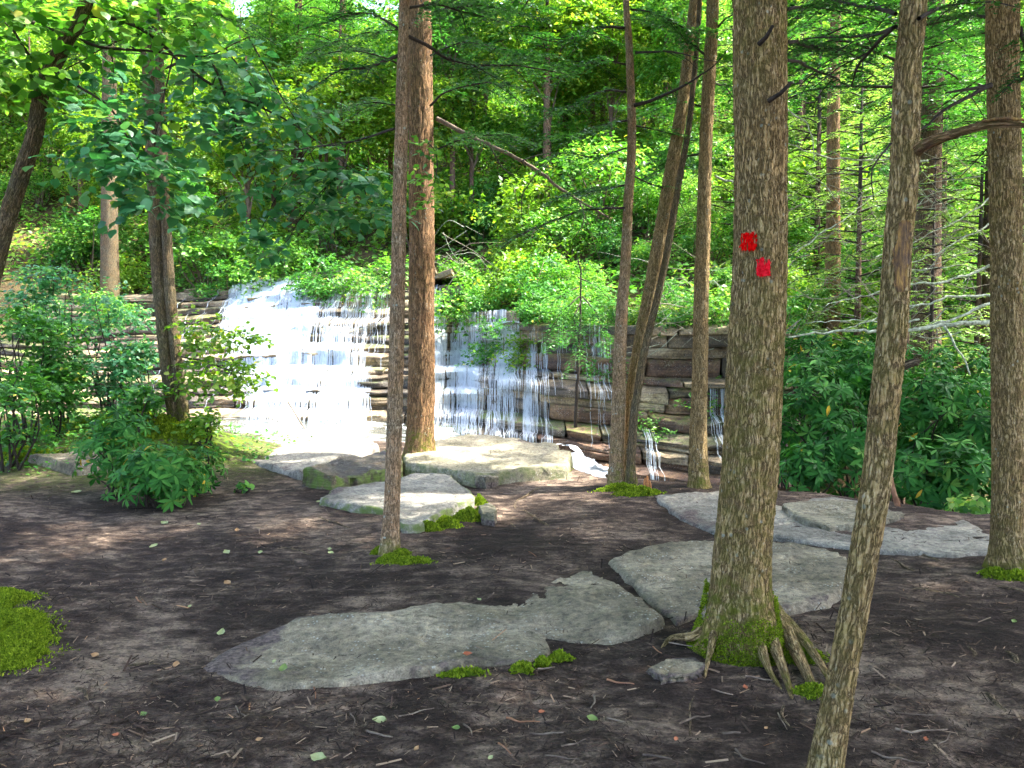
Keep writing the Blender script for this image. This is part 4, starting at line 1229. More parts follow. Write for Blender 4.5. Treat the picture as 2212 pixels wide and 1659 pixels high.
B(t5, [(1352, 320), (1290, 340), (1220, 330), (1160, 350)], b5[1], b5[1] - .4, .010, 613, tw=.40)
B(t5, [(1368, 380), (1410, 400), (1450, 420), (1490, 470)], b5[1], b5[1] + .4, .010, 614, tw=.32)
B(t5, [(1365, 270), (1420, 280), (1480, 300), (1540, 310)], b5[1], b5[1] + .4, .010, 615, tw=.36)
B(t6, [(1525, 120), (1450, 60), (1400, 50), (1330, 20)], b6[1], b6[1] + .6, .014, 616, tw=.45)
B(t6, [(1550, 60), (1570, 40), (1620, 20)], b6[1], b6[1] - .3, .014, 617, tw=.3)
B(t7, [(1700, 130), (1740, 140), (1800, 170), (1850, 190)], b7[1] + .1, b7[1] + 1.0, .010, 618, tw=.26, leaf=.024)
B(t7, [(1700, 20), (1760, 10), (1840, 20)], b7[1] + .1, b7[1] + 1.0, .010, 619, tw=.3, leaf=.024)
B(t9, [(2140, 40), (2080, 30), (2010, 50)], b9[1], b9[1] + .8, .012, 620, tw=.3, leaf=.028)
B(t9, [(2205, 60), (2220, 120), (2240, 200)], b9[1], b9[1] - .8, .012, 621, tw=.3, leaf=.028)
B(t2, [(325, 60), (400, 20), (480, 30), (560, 60)], 11, 10, .02, 622, tw=.6, leaf=.04)
B(t2, [(340, 150), (430, 130), (520, 160), (600, 210)], 11, 10, .02, 623, tw=.6, leaf=.04)

for k, (root, q, d0, d1) in enumerate([
        (t4, [(930, 120), (1010, 90), (1100, 110), (1200, 120)], 10.3, 9.0), (t4, [(930, 330), (1000, 300), (1080, 290), (1150, 310)], 10.3, 9.4), (t5, [(1355, 140), (1290, 130), (1220, 150), (1140, 130)], 9.0, 8.2),
        (t5, [(1360, 260), (1300, 270), (1240, 290), (1170, 300)], 9.0, 8.4), (t5, [(1362, 20), (1420, 30), (1480, 60), (1540, 70)], 9.0, 8.6), (t6, [(1520, 230), (1460, 220), (1400, 240), (1330, 230)], 9.0, 10.0), (t6, [(1522, 330), (1470, 340), (1420, 370), (1380, 390)], 9.0, 10.0),
        (t4, [(885, 60), (800, 70), (720, 90), (640, 80)], 10.4, 9.4), (t4, [(885, 230), (800, 220), (720, 240), (650, 230)], 10.4, 9.8), (t5, [(1350, 400), (1290, 410), (1230, 420), (1180, 440)], 9.0, 8.6), (t6, [(1545, 180), (1570, 190), (1600, 230)], 8.9, 9.6),
        (t2, [(320, 120), (250, 90), (180, 100), (100, 90)], 11, 10.2), (t2, [(318, 30), (230, 20), (140, 40), (60, 30)], 11, 10), (t3, [(868, 20), (940, 10), (1020, 30), (1080, 50)], 6.1, 6.8), (t7, [(1700, 90), (1760, 100), (1820, 120)], 4.3, 5.4)]):
    B(root, q, d0, d1, .012, 640 + k, tw=.62 if d0 > 5 else .36, leaf=.05 if d0 > 5 else .028, mat='hemlock', sub=3)

# big-leaved boughs of the left-hand maple
def leafy_bough(root, q, d0, d1, r0, seed, lobes_, n_tw, size=.125, mat='broad_blue', per=6):
    r = np.random.default_rng(seed)
    pts = [P(u, v, d0 + (d1 - d0) * i / (len(q) - 1)) for i, (u, v) in enumerate(q)]
    o, p = limb(root, pts, r0, .005, 'limb', seed=seed)
    mb = MB()
    cs = np.array([P(u, v, d) for u, v, d, *_ in lobes_]); rs = np.array([[a, a, b_] for *_, a, b_ in lobes_])
    for c in cs:
        j = np.argmin(np.linalg.norm(p - c, axis=1))
        limb(root, [p[j], .5 * (p[j] + c) + [0, 0, .05], c], r0 * .35, .003, 'limb', seed=seed + j)
    broad_leaves(r, mb, cs, rs, n_tw, per, size, (LEAF8, LEAF8F), width=1.15)
    f = mb.build('foliage', M[mat], root); f['kind'] = 'stuff'; f.parent = o
leafy_bough(t1, [(-20, 10), (70, 50), (150, 78), (220, 103), (330, 112), (440, 122), (540, 80)], 7.3, 7.6, .022, 701,
            [(250, 200, 7.5, .30, .12), (420, 250, 7.6, .36, .13), (520, 300, 7.7, .36, .13), (620, 330, 7.8, .36, .14), (700, 390, 7.8, .34, .12), (560, 420, 7.7, .3, .1), (330, 330, 7.4, .28, .12)], 120)
leafy_bough(t1, [(110, 150), (180, 190), (240, 240), (290, 330), (320, 390)], 7.3, 7.0, .014, 702,
            [(240, 280, 7.1, .24, .11), (300, 380, 7.0, .25, .10), (330, 420, 6.9, .22, .09), (200, 350, 7.2, .2, .09)], 90)
leafy_bough(t1, [(170, 30), (300, 60), (450, 180), (620, 260), (780, 380)], 7.4, 8.0, .02, 703,
            [(480, 160, 7.8, .36, .14), (600, 230, 7.8, .36, .14), (760, 400, 7.9, .32, .12), (800, 470, 7.9, .24, .1), (680, 450, 7.9, .26, .1), (560, 500, 7.9, .2, .08), (600, 545, 7.9, .12, .05)], 115)
leafy_bough(t1, [(100, 170), (60, 120), (20, 60), (-60, 10)], 7.4, 7.0, .018, 704,
            [(60, 60, 7.0, .4, .2), (20, 160, 7.0, .4, .2), (160, 20, 7.3, .4, .2), (280, 40, 7.6, .4, .18), (400, 40, 7.7, .36, .16)], 180, mat='broad')
leafy_bough(t4, [(915, 300), (935, 320), (945, 350), (938, 400), (925, 440)], 10.1, 9.9, .008, 705,
            [(925, 325, 10, .10, .10), (930, 390, 10, .12, .16), (915, 355, 10, .08, .08), (925, 440, 10, .08, .08)], 26, size=.09, mat='broad', per=5)

# ------------------------------------------------------------------ shrubs near the bank
def rhodo(name, label, cx, cy, base_z, h, rad, n_wh, leaf, seed, mat='rhodo', group=None, tpl=(RHODO, RHODOF), n=(7, 11), cat='shrub', width=1.0, tsh=0.0, low=.12):
    r = np.random.default_rng(seed)
    t = thing(name, label, cat, (cx, cy, base_z), group)
    d = unit(r.normal(0, 1, (n_wh, 3)) * np.array([1, 1, .8]) + np.array([0, -.15, .35]))
    q = r.random(n_wh) ** .4
    pos = np.array([cx, cy, base_z + h * .5]) + d * q[:, None] * np.array([rad, rad, h * .52])
    pos[:, 2] = np.maximum(pos[:, 2], base_z + low)
    pos += .12 * rad * np.stack([fbm(pos[:, 0] * 3, pos[:, 1] * 3, pos[:, 2] * 3, seed + k, 2) for k in range(3)], 1)
    dirs = unit(d * np.array([1, 1, .5]) + np.array([0, 0, .55]) + r.normal(0, .25, d.shape))
    mb = MB()
    whorls(r, mb, pos, dirs, leaf, n, tpl, width=width, tshift=tsh)
    mb.build('foliage', M[mat], t)['kind'] = 'stuff'
    for k in range(6):
        tgt = pos[r.integers(n_wh)]
        b = np.array([cx, cy, base_z - .06]) + np.array([*r.normal(0, .10 * rad, 2), 0])
        limb(t, [b, .5 * (b + tgt) + [*r.normal(0, .08, 2), .05], tgt], .016, .006, 'limb', 'stem', 6, .1, .02, seed + k)
    return t

for k, (u, v, d, rad, h, n_wh, lab) in enumerate([
        (1770, 880, 10.2, .62, 1.25, 120, 'tall rhododendron beside the blazed trunk, above the drop'),
        (1868, 850, 10.6, .60, 1.35, 120, 'rhododendron mostly behind the leaning trunk, under the dead boughs'),
        (1830, 985, 9.4, .55, .95, 95, 'rhododendron low behind the thin tan slab'),
        (1745, 1015, 9.2, .36, .62, 50, 'small bright rhododendron between blazed trunk and tan slab'),
        (1985, 880, 10.2, .62, 1.35, 120, 'rhododendron right of the leaning trunk with pale new rosettes'),
        (2090, 930, 9.8, .62, 1.3, 115, 'rhododendron against the right-hand furrowed trunk'),
        (1990, 1030, 8.9, .50, .85, 80, 'low rhododendron with a yellow leaf behind the leaning trunk'),
        (2085, 1045, 8.6, .46, .8, 75, 'dark rhododendron at the slab end near the right-hand furrowed trunk'),
        (2230, 960, 9.2, .6, 1.2, 90, 'rhododendron peeking past the right-hand furrowed trunk')]):
    p = P(u, v, d)
    rhodo('rhododendron', lab, p[0], p[1], p[2] - h * .62, h * 1.15, rad, n_wh, .145, 800 + k, group='rhododendrons above the drop')
for k, (u, v, d, rad, h, n_wh) in enumerate([(1720, 800, 11.8, .6, 1.2, 90), (1800, 790, 12.2, .7, 1.2, 100), (1900, 800, 12.4, .7, 1.2, 100), (2060, 830, 11.8, .7, 1.3, 100), (2140, 860, 11.4, .7, 1.3, 90), (1930, 950, 11.0, .7, 1.2, 90), (1700, 930, 11.0, .5, 1.2, 70), (2030, 960, 10.6, .6, 1.1, 80)]):
    p = P(u, v, d)
    rhodo('rhododendron', ['rhododendron top next to the blazed trunk, behind the tall one', 'rhododendron under the dead boughs, behind the tall one', 'rhododendron under the dead boughs behind the leaning trunk', 'rhododendron behind the pale rosettes', 'rhododendron half hidden by the right-hand furrowed trunk', 'shaded rhododendron deep behind the leaning trunk', 'shaded rhododendron deep behind the blazed trunk', 'shaded rhododendron deep between the pale rosettes'][k],
          p[0], p[1], p[2] - h * .62, h * 1.15, rad, n_wh, .145, 850 + k, group='rhododendrons above the drop')
p = P(2095, 1105, 7.7)
rhodo('laurel_bush', 'light green broad-leaved seedling at the foot of the right-hand rhododendrons', p[0], p[1], p[2] - .2, .36, .26, 34, .085, 815, 'broad', None, (LEAF8, LEAF8F), (5, 8), 'shrub', .9, .15, .03)

for k, (u, v, d, rad, h, n_wh, lf, lab) in enumerate([
        (245, 945, 8.4, .40, .95, 110, .11, 'tall upright rhododendron at the left, paler than its neighbour'),
        (345, 1045, 7.9, .44, .62, 120, .12, 'low glossy rhododendron at the left spreading over the soil'),
        (430, 985, 8.6, .30, .55, 60, .10, 'thin rhododendron nearest the blue-white slab')]):
    p = P(u, v, d)
    b = float(gz(p[0], p[1]))
    rhodo('rhododendron', lab, p[0], p[1], b, h, rad, n_wh, lf, 830 + k, 'rhodo', 'small rhododendrons on the left bank', low=.06, tsh=.22)
g = G(522, 1062); rhodo('seedling', 'tiny green seedling on bare soil before the blue-white slab', g[0], g[1], g[2], .10, .10, 7, .09, 840, 'laurel', None, (LEAF8, LEAF8F), (3, 5), 'plant', 1.1, .2, .04)

# left understory: leafy bushes behind the bank
def leafy_bush(name, label, u, v, d, rx, rz, n_tw, size, seed, mat, per=6, nl=9, width=1.0, group=None, tall=None, tpl=(LEAF8, LEAF8F), lob=.42):
    r = np.random.default_rng(seed)
    c = P(u, v, d)
    b = float(gz(c[0], c[1]))
    t = thing(name, label, 'shrub', (c[0], c[1], b), group)
    cs, rs = lobes(r, nl, rx, rx, rz, lob)
    if name == 'bush':
        cs2, rs2 = lobes(r, nl // 2, rx * .8, rx * .8, rz * .6, lob); cs = np.vstack([cs, cs2 - [0, .1, max(0.0, (c[2] - b) * .55)]]); rs = np.vstack([rs, rs2])
    mb = MB()
    broad_leaves(r, mb, cs + c, rs, n_tw, per, size, tpl, width=width)
    mb.build('foliage', M[mat], t)['kind'] = 'stuff'
    for k in range(min(nl, 7)):
        e = cs[k] + c; s = np.array([c[0], c[1], b - .08]) + [*r.normal(0, .06, 2), 0]
        limb(t, [s, .5 * (s + e) + [*r.normal(0, .12, 2), .05], e], .018, .005, 'limb', 'stem', 6, .12, .025, seed + k)
    return t
for k, a in enumerate([
        (40, 700, 10.5, .75, .55, 190, .085, 'laurel', 'dark bush at the left margin below the leaning trunk'),
        (130, 640, 11.5, .70, .5, 170, .08, 'broad_blue', 'tall airy bush before the sunlit upper water'),
        (230, 690, 12.0, .75, .55, 190, .08, 'broad_blue', 'blue-green bush left of the twin trunk'),
        (120, 790, 10.8, .70, .45, 180, .085, 'laurel', 'dark low bush over the mossy hump'),
        (270, 790, 11.6, .60, .45, 150, .085, 'broad_blue', 'bush with pale leaves leaning on the twin trunk'),
        (20, 850, 9.6, .5, .35, 90, .085, 'laurel', 'small dark bush at the left margin above the moss'),
        (310, 860, 10.6, .34, .25, 60, .085, 'laurel', 'small bush at the foot of the twin trunk')]):
    u, v, d, rx, rz, n, sz, mt, lab = a
    leafy_bush('bush', lab, u, v, d, rx, rz, int(n * (1.15 if v < 720 else 1.9)), sz, 860 + k, mt, group='bushes on the left bank')
leafy_bough(t2, [(388, 700), (430, 700), (490, 715), (560, 740)], 10.9, 10.4, .014, 881, [(430, 695, 10.7, .26, .07), (470, 715, 10.6, .30, .07), (520, 735, 10.5, .26, .06), (450, 745, 10.6, .26, .06)], 95, size=.085, mat='broad_yellow')
leafy_bough(t2, [(390, 770), (440, 780), (500, 800), (560, 812)], 10.9, 10.4, .014, 882, [(440, 785, 10.7, .28, .07), (500, 800, 10.5, .30, .07), (545, 815, 10.4, .18, .05), (430, 825, 10.6, .25, .06), (490, 835, 10.5, .25, .06)], 110, size=.085, mat='broad_yellow')
leafy_bush('witch_hazel', 'yellow-green leafy sprig at the twin trunk\'s foot', 440, 915, 10.6, .3, .14, 60, .085, 884, 'broad_yellow', 6, 6, 1.1)
# low leaves over the mossy hump
rh = np.random.default_rng(66)
N = 7000
xh = rh.normal(-5.6, 1.5, N); yh = rh.normal(11.3, 1.0, N)
ok = (yh < 13.3) & (yh > 9.0) & (fbm(xh * 1.5, yh * 1.5, 0, 33, 2) + rh.normal(0, .3, N) > -.1) & (xh < -3.2)
xh, yh = xh[ok], yh[ok]
V, Fs, k = scatter(LEAF8, LEAF8F, np.stack([xh, yh, gz(xh, yh) + .02 + .16 * rh.random(len(xh)) ** 2], 1), unit(np.stack([rh.normal(0, 1, len(xh)), rh.normal(0, 1, len(xh)), rh.normal(.15, .35, len(xh))], 1)), unit(np.array([0, 0, 1.]) + rh.normal(0, .35, (len(xh), 3))), rh.uniform(.03, .075, len(xh)), 1.1)
tag(mk('ground_cover', V, Fs, M['laurel'], None, False, {'tint': np.repeat(np.clip(rh.normal(.5, .25, len(xh)), 0, 1), k)}), 'low green leaves over the mossy hump around the twin trunk', kind='stuff')

# ------------------------------------------------------------------ the wooded slope: shared shapes, every plant its own object
def proto_shrub(seed, mat, nl, n_tw, per, size, rx=1.0, rz=.75, width=1.0, zc=.85):
    r = np.random.default_rng(seed)
    cs, rs = lobes(r, nl, rx, rx, rz, .45, zc)
    mb = MB(); broad_leaves(r, mb, cs, rs, n_tw, per, size, width=width)
    f = mb.build('foliage', M[mat], None)
    wd = MB()
    for k in range(nl):
        s = np.array([*r.normal(0, .05, 2), -.3]); e = cs[k]
        p = resample([s, .5 * (s + e) + [*r.normal(0, .1, 2), .05], e], .2)
        V, Fs, bk = tube(p, np.linspace(.022, .006, len(p)), 5); wd.add(V, Fs, bk)
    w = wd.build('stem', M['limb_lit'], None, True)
    for o in (f, w):
        COL.objects.unlink(o)
    return f, w, None

def proto_tree(seed, mat, H, R, nl, n_tw, per, size, bark='bark_far', tr=.11, z0=.35):
    r = np.random.default_rng(seed)
    cs, rs = lobes(r, nl, R, R, H * .34, .36, H * .66)
    mb = MB(); broad_leaves(r, mb, cs, rs, n_tw, per, size, width=1.1)
    f = mb.build('crown', M[mat], None)
    wd = MB()
    pt = np.array([[0, 0, -.6], [.05, .02, H * .3], [-.05, .05, H * .6], [.05, 0, H * .92]])
    pp = resample(pt, .35)
    V, Fs, bk = tube(pp, np.linspace(tr, tr * .25, len(pp)), 10); wd.add(V, Fs, bk)
    tk = wd.build('trunk', M[bark], None, True)
    wd = MB()
    for k in range(nl):
        e = cs[k]; zb = max(H * .25, e[2] - R * .5 - r.random())
        s = np.array([0, 0, zb])
        p = resample([s, .5 * (s + e) + [0, 0, .15], e], .3)
        V, Fs, bk = tube(p, np.linspace(tr * .4, .008, len(p)), 5); wd.add(V, Fs, bk)
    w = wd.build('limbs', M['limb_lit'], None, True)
    for o in (f, w, tk):
        COL.objects.unlink(o)
    return f, tk, w

SHR = [proto_shrub(901, 'broad', 9, 330, 7, .105), proto_shrub(902, 'laurel', 8, 360, 7, .095), proto_shrub(903, 'broad_yellow', 8, 300, 7, .105), proto_shrub(904, 'broad', 12, 380, 7, .09, 1.0, .6)]
TRE = [proto_tree(911, 'broad', 9, 2.8, 16, 1500, 8, .15), proto_tree(912, 'broad_yellow', 8, 2.6, 14, 1300, 8, .15), proto_tree(913, 'broad', 11, 2.6, 18, 1500, 8, .15)]

def put(proto, name, label, cat, loc, s, rz, group, mat=None, sz=None):
    t = thing(name, label, cat, loc, group)
    t.rotation_euler = (0, 0, rz); t.scale = (s, s, s * (sz or 1))
    for o in proto:
        if o is None:
            continue
        c = o.copy(); COL.objects.link(c); c.parent = t
        if o.name.startswith(('foliage', 'crown')) and not o.name.startswith('crown_l'):
            c['kind'] = 'stuff'
            if mat:
                c.material_slots[0].link = 'OBJECT'; c.material_slots[0].material = M[mat]
    return t

rb = np.random.default_rng(77)
# laurels crowding the ledge top, each named by what it hangs over
for k, (u, v, d, s, pr, lab) in enumerate([
        (690, 505, 27.5, 1.5, 1, 'round laurel at the crest above the main fall'), (760, 535, 27.0, 1.3, 1, 'low laurel drooping over the crest right of the main fall'),
        (820, 510, 26.5, 1.4, 0, 'laurel at the crest behind the slender trunk'), (985, 520, 24, 1.4, 0, 'laurel above the red rock right of the rusty trunk'),
        (1075, 575, 21.5, 1.15, 1, 'bright laurel hanging over the second fall'), (1150, 620, 20.5, 1.0, 2, 'yellow-green laurel at the lip of the second fall'),
        (1165, 560, 22, 1.3, 1, 'laurel above the yellow-green one over the second fall'), (1240, 600, 20, 1.25, 1, 'deep green laurel above the dark trickling wall'),
        (1310, 630, 18.6, 1.0, 1, 'laurel left of the three-stemmed clump above the wall'), (1420, 690, 17.2, .85, 0, 'laurel seen between the clump and the straight trunk'),
        (1470, 735, 16.4, .6, 2, 'small yellow-green bush on the wall beside the straight trunk'), (1560, 660, 17, .9, 0, 'bush behind the straight trunk at the wall top'),
        (600, 480, 29, 1.5, 0, 'bush behind the crest left of the round laurel'), (480, 500, 29.5, 1.4, 1, 'dark bush over the shadowed bank right of the twin trunk'),
        (230, 520, 28.5, 1.2, 0, 'bush at the upper water left of the twin trunk'), (90, 510, 28, 1.3, 1, 'bush above the upper water at the left margin')]):
    p = P(u, v, d)
    z = float(gz(p[0], p[1]))
    put(SHR[pr], 'laurel_bush', lab, 'shrub', (p[0], p[1], min(z, p[2] - .6 * s)), s, rb.uniform(0, 6), 'laurels along the ledge top')

def zone(x, y, z):
    u, v = proj((x, y, z + 1.5))
    a = 'behind the left leaning trunk' if u < 290 else 'between twin trunk and slender trunk' if u < 850 else 'right of the rusty trunk' if u < 1130 else 'behind the three-stemmed clump' if u < 1560 else 'behind the right-hand trunks'
    return a + (', low on the slope' if y < 29 else ', halfway up the slope' if y < 44 else ', high on the slope')
for k, (x, s, pr, lab) in enumerate([(.6, .75, 1, 'low laurel on the wall top left of the sapling'), (1.5, .7, 0, 'low bush on the wall top behind the sapling'), (2.3, .65, 1, 'low laurel on the wall top behind the three-stemmed clump'), (3.1, .7, 2, 'yellow-green bush drooping over the wall beside the clump'), (3.8, .75, 1, 'dark laurel over the wall beside the straight trunk'), (4.6, .8, 0, 'bush over the wall end left of the blazed trunk'), (5.4, .8, 1, 'laurel filling the wall end behind the blazed trunk'), (-1.0, .8, 1, 'laurel on the red rock right of the rusty trunk')]):
    y = float(np.interp(x, BX, BY) + np.interp(x, WX, WW)) + (.1 if k % 2 else -.15)
    put(SHR[pr], 'laurel_bush', lab, 'shrub', (x, y, float(np.interp(x, ZCX, ZC)) - .25), s, rb.uniform(0, 6), 'laurels along the ledge top')
n_s = n_t = 0
for y in (18.5, 20.5, 22.5, 24.5, 26, 27.5, 29.5, 32, 35, 38.5, 42.5, 47, 52, 58, 65, 73, 82):
    half = y * .68 + 3
    x = -half + rb.uniform(0, 2)
    while x < half:
        yy = y + rb.uniform(-1.2, 1.2)
        z = float(gz(x, yy))
        yb0 = np.interp(x, BX, BY) + np.interp(x, WX, WW)
        if yy > yb0 + 1.0 and (y < 27 or True):
            if rb.random() < .92:
                pr = int(rb.choice([0, 0, 1, 2, 2, 3])); s = rb.uniform(1.2, 2.2) * (1 + .010 * (y - 27)) * (.62 if y < 27 else 1)
                put(SHR[pr], 'understory_bush', ['leafy green bush ', 'dark glossy bush ', 'yellow-green bush ', 'low spreading bush '][pr] + zone(x, yy, z),
                    'shrub', (x, yy, z), s, rb.uniform(0, 6), ['green bushes', 'dark bushes', 'yellow-green bushes', 'low bushes'][pr] + ' of the far slope'); n_s += 1
            if y > 28 and rb.random() < (.62 if y < 37 or x < -8 else .45):
                pr = int(rb.choice([0, 1, 1, 2]))
                xt, yt = x + rb.uniform(-1, 1), yy + 1.0
                put(TRE[pr], 'slope_tree', ['round-crowned green tree ', 'yellow-green sunlit tree ', 'tall narrow green tree '][pr] + zone(xt, yt, float(gz(xt, yt))), 'tree', (xt, yt, float(gz(xt, yt))), rb.uniform(.85, 1.35), rb.uniform(0, 6),
                    ['round green', 'yellow-green', 'tall green'][pr] + ' trees of the far slope'); n_t += 1
        x += rb.uniform(1.9, 3.3) * (1 + .012 * (y - 27)) * (.75 if y < 27 else 1)
print('slope', n_s, n_t)

# ground cover of the slope: too small and many to count
ru = np.random.default_rng(55)
N = 120000
yu = 17 + 48 * ru.random(N) ** 1.3
xu = ru.uniform(-.72, .72, N) * (yu + 2)
ok = yu > np.interp(xu, BX, BY) + np.interp(xu, WX, WW) + .3 + .4 * ru.random(N)
xu, yu = xu[ok], yu[ok]
zu = gz(xu, yu) + ru.random(len(xu)) ** 1.5 * (.28 + .5 * np.clip(fbm(xu * .6, yu * .6, 0, 91, 2), 0, 1))
V, Fs, k = scatter(LEAF4, LEAF4F, np.stack([xu, yu, zu], 1), unit(np.stack([ru.normal(0, 1, len(xu)), ru.normal(0, 1, len(xu)), ru.normal(.1, .4, len(xu))], 1)), unit(np.array([0, -.25, 1.]) + ru.normal(0, .4, (len(xu), 3))), ru.uniform(.09, .2, len(xu)) * (1 + .012 * yu), 1.2)
tag(mk('undergrowth', V, Fs, M['broad'], None, False, {'tint': np.repeat(np.clip(ru.normal(.62, .2, len(xu)) + .25 * fbm(xu * .3, yu * .3, 0, 95, 2), 0, 1), k)}), 'low leafy undergrowth covering the slope above the falls', kind='stuff')

# light-needled hemlocks on the right-hand slope
for k, (u, d, s, h0) in enumerate([(1590, 24, .85, .8), (1760, 23, .9, .6), (1850, 18, .75, .4), (1930, 24, 1.0, .7), (2030, 20, .85, .5), (2110, 17, .7, .3), (2010, 14.2, .62, .9), (2200, 21, .9, .5), (1720, 30, 1.2, .8), (1990, 32, 1.3, .8), (2150, 29, 1.2, .8)]):
    x = (u - CU) / F0 * d
    z = float(gz(x, d))
    t = thing('hemlock_tree', 'pale-needled young hemlock ' + ['just left of the blazed trunk, behind', 'just right of the blazed trunk, behind', 'midway between blazed and leaning trunks', 'directly behind the leaning trunk', 'right of the leaning trunk above the dead boughs', 'beside the right-hand furrowed trunk', 'hiding the stout brown trunk behind the leaning tree', 'past the furrowed trunk at the margin', 'far up the slope right of the blazed trunk', 'far up the slope behind the leaning trunk', 'far up the slope behind the furrowed trunk'][k], 'tree', (x, d, z), 'young hemlocks on the slope')
    c, w = CROWNS[k % 2]
    for o in (c, w):
        q = o.copy(); COL.objects.link(q); q.parent = t; q.location = (0, 0, h0); q.scale = (s,) * 3; q.rotation_euler = (0, 0, k * 2.1)
        if o is c:
            q['kind'] = 'stuff'; q.material_slots[0].link = 'OBJECT'; q.material_slots[0].material = M['hemlock_light']
    V, Fs, bk = tube(np.array([[0, 0, -.5], [0, 0, 1.0], [0, 0, h0 + 4 * s]]) + np.array([x, d, z]), [.11 * s, .10 * s, .06 * s], 8)
    mk('trunk', V, Fs, M['bark_far'], t, True, None, bk)

# tall hemlock added behind the leaning trunk so its crown shades the slabs
x, y = (1938 - CU) / F0 * 13.2, 13.2
z = float(gz(x, y))
t = thing('hemlock_tree', 'added tall hemlock directly behind the leaning trunk, its crown over the stream shading the slabs', 'tree', (x, y, z))
trunk_part(t, np.array([[x, y, z - .4], [x + .05, y, z + 3], [x, y, z + 7], [x, y, z + 12]]), np.array([.17, .14, .11, .05]), 'bark_far', 28, .12, .012, .5, 0, .25, .2, 4, seed=71, z_ground=z)
crown(t, (x, y, 5.6), .92)
x, y = 9.2, 11.6
z = float(gz(x, y))
t = thing('hemlock_tree', 'tall hemlock beyond the right margin over the rhododendrons', 'tree', (x, y, z))
trunk_part(t, np.array([[x, y, z - .4], [x + .05, y, z + 3], [x, y, z + 7], [x, y, z + 12]]), np.array([.17, .14, .11, .05]), 'bark_far', 28, .12, .012, .5, 0, .25, .2, 4, seed=72, z_ground=z)
crown(t, (x, y, 5.4), 1.2)

# distinct trunks on the slope
for k, (u, v0, v1, w, d, mt, lab) in enumerate([
        (2003, 770, 380, 62, 15.5, 'bark_far', 'stout brown trunk on the right slope behind the leaning tree'), (1798, 720, 140, 30, 19, 'bark_red', 'orange-brown trunk between blazed and leaning trees, far behind'),
        (640, 470, 120, 26, 36, 'bark_far', 'brown trunk on the far slope above the main fall'), (232, 500, 170, 34, 30, 'bark_grey', 'grey trunk far behind the left maple leaves'),
        (1178, 560, 180, 16, 30, 'bark_far', 'thin straight trunk far behind the second fall'), (735, 480, 150, 22, 34, 'bark_far', 'pale trunk far left of the slender tree'),
        (2140, 700, 380, 34, 17, 'bark_far', 'brown trunk hidden beside the right-hand furrowed tree')]):
    b = P(u, v0, d); b[2] = min(b[2], float(gz(b[0], b[1])) + .05)
    t = thing('forest_tree', lab, 'tree', b)
    e = P(u + 4, v1, d)
    p = np.array([b - [0, 0, .4], b + (e - b) * .5, e, e + [0.1, 0, 5.0]])
    trunk_part(t, p, np.array([w * 1.25, w, w * .85, w * .4]) / F0 * d * .5, mt, 28, .12, .012, .5, 0, .25, .2, 4, seed=60 + k, z_ground=b[2])
    crown(t, (e[0], e[1], e[2] + .5), .5 if k in (0, 1, 6) else 1.0)

# hemlock sapling on the ledge, its sprays hanging across the wall of trickles
sp = P(1250, 690, 16.6)
ts = thing('hemlock_sapling', 'hemlock sapling hanging its sprays over the trickling wall', 'tree', (sp[0], 17.9, float(gz(sp[0], 17.9))))
limb(ts, [np.array([sp[0], 17.9, float(gz(sp[0], 17.9)) - .1]), P(1255, 640, 17.4), P(1250, 560, 17.2)], .05, .015, 'limb', 'trunk', seed=88)
for k, q in enumerate(([(1255, 650), (1240, 690), (1255, 750), (1275, 820)], [(1252, 640), (1210, 680), (1185, 720), (1180, 760)], [(1258, 640), (1290, 680), (1300, 730), (1310, 770)], [(1250, 620), (1210, 640), (1180, 670)], [(1250, 600), (1290, 620), (1330, 660)])):
    bough(ts, [P(u, v, 17.0 - .5 * i) for i, (u, v) in enumerate(q)], .016, 950 + k, tw=.5, leaf=.06, mat='hemlock', droop=.15, sub=2)

# ------------------------------------------------------------------ fallen dead tree with lichen-pale boughs, right
dt = thing('fallen_tree', 'fallen dead tree with pale lichen-covered bare boughs above the rhododendrons', 'dead tree', P(2260, 690, 11.5))
main = [
    ([(2260, 688), (2141, 694), (2012, 705), (1894, 715), (1790, 718), (1697, 727)], 11.4, 10.9, .060, .014), ([(2240, 610), (2143, 651), (2084, 680), (1998, 705)], 11.6, 11.2, .036, .02),
    ([(2200, 650), (2130, 640), (2048, 644), (1962, 665), (1880, 690), (1800, 720)], 11.9, 11.2, .032, .008), ([(2220, 545), (2137, 574), (2048, 608), (1962, 617), (1860, 640), (1780, 660)], 12.2, 11.6, .034, .008),
    ([(2040, 705), (2062, 740), (2080, 775), (2094, 808)], 11.1, 10.8, .026, .012), ([(1700, 309), (1781, 338), (1865, 348), (1924, 345), (2000, 350)], 12.5, 12.8, .012, .022),
    ([(2140, 480), (2060, 530), (1990, 560), (1900, 580)], 12.6, 12.2, .02, .006), ([(2150, 420), (2080, 470), (2040, 490), (1960, 530)], 13, 12.6, .02, .006),
    ([(1560, 180), (1600, 205), (1660, 250)], 14, 14.4, .03, .02), ([(1545, 380), (1600, 400), (1660, 425)], 14, 14.2, .03, .02), ([(1700, 235), (1745, 270), (1755, 310), (1757, 345)], 12, 11.8, .018, .008),
    ([(1720, 545), (1800, 490), (1880, 430), (1940, 390)], 12, 12.6, .016, .006), ([(1985, 690), (1900, 700), (1830, 690), (1740, 700)], 11.2, 10.9, .02, .006)]
for k, (q, d0, d1, r0, r1) in enumerate(main):
    limb(dt, [P(u, v, d0 + (d1 - d0) * i / (len(q) - 1)) for i, (u, v) in enumerate(q)], r0 * .72, r1 * .8, 'dead', 'bough', 9, .07, .03, seed=120 + k)
rd = np.random.default_rng(5)
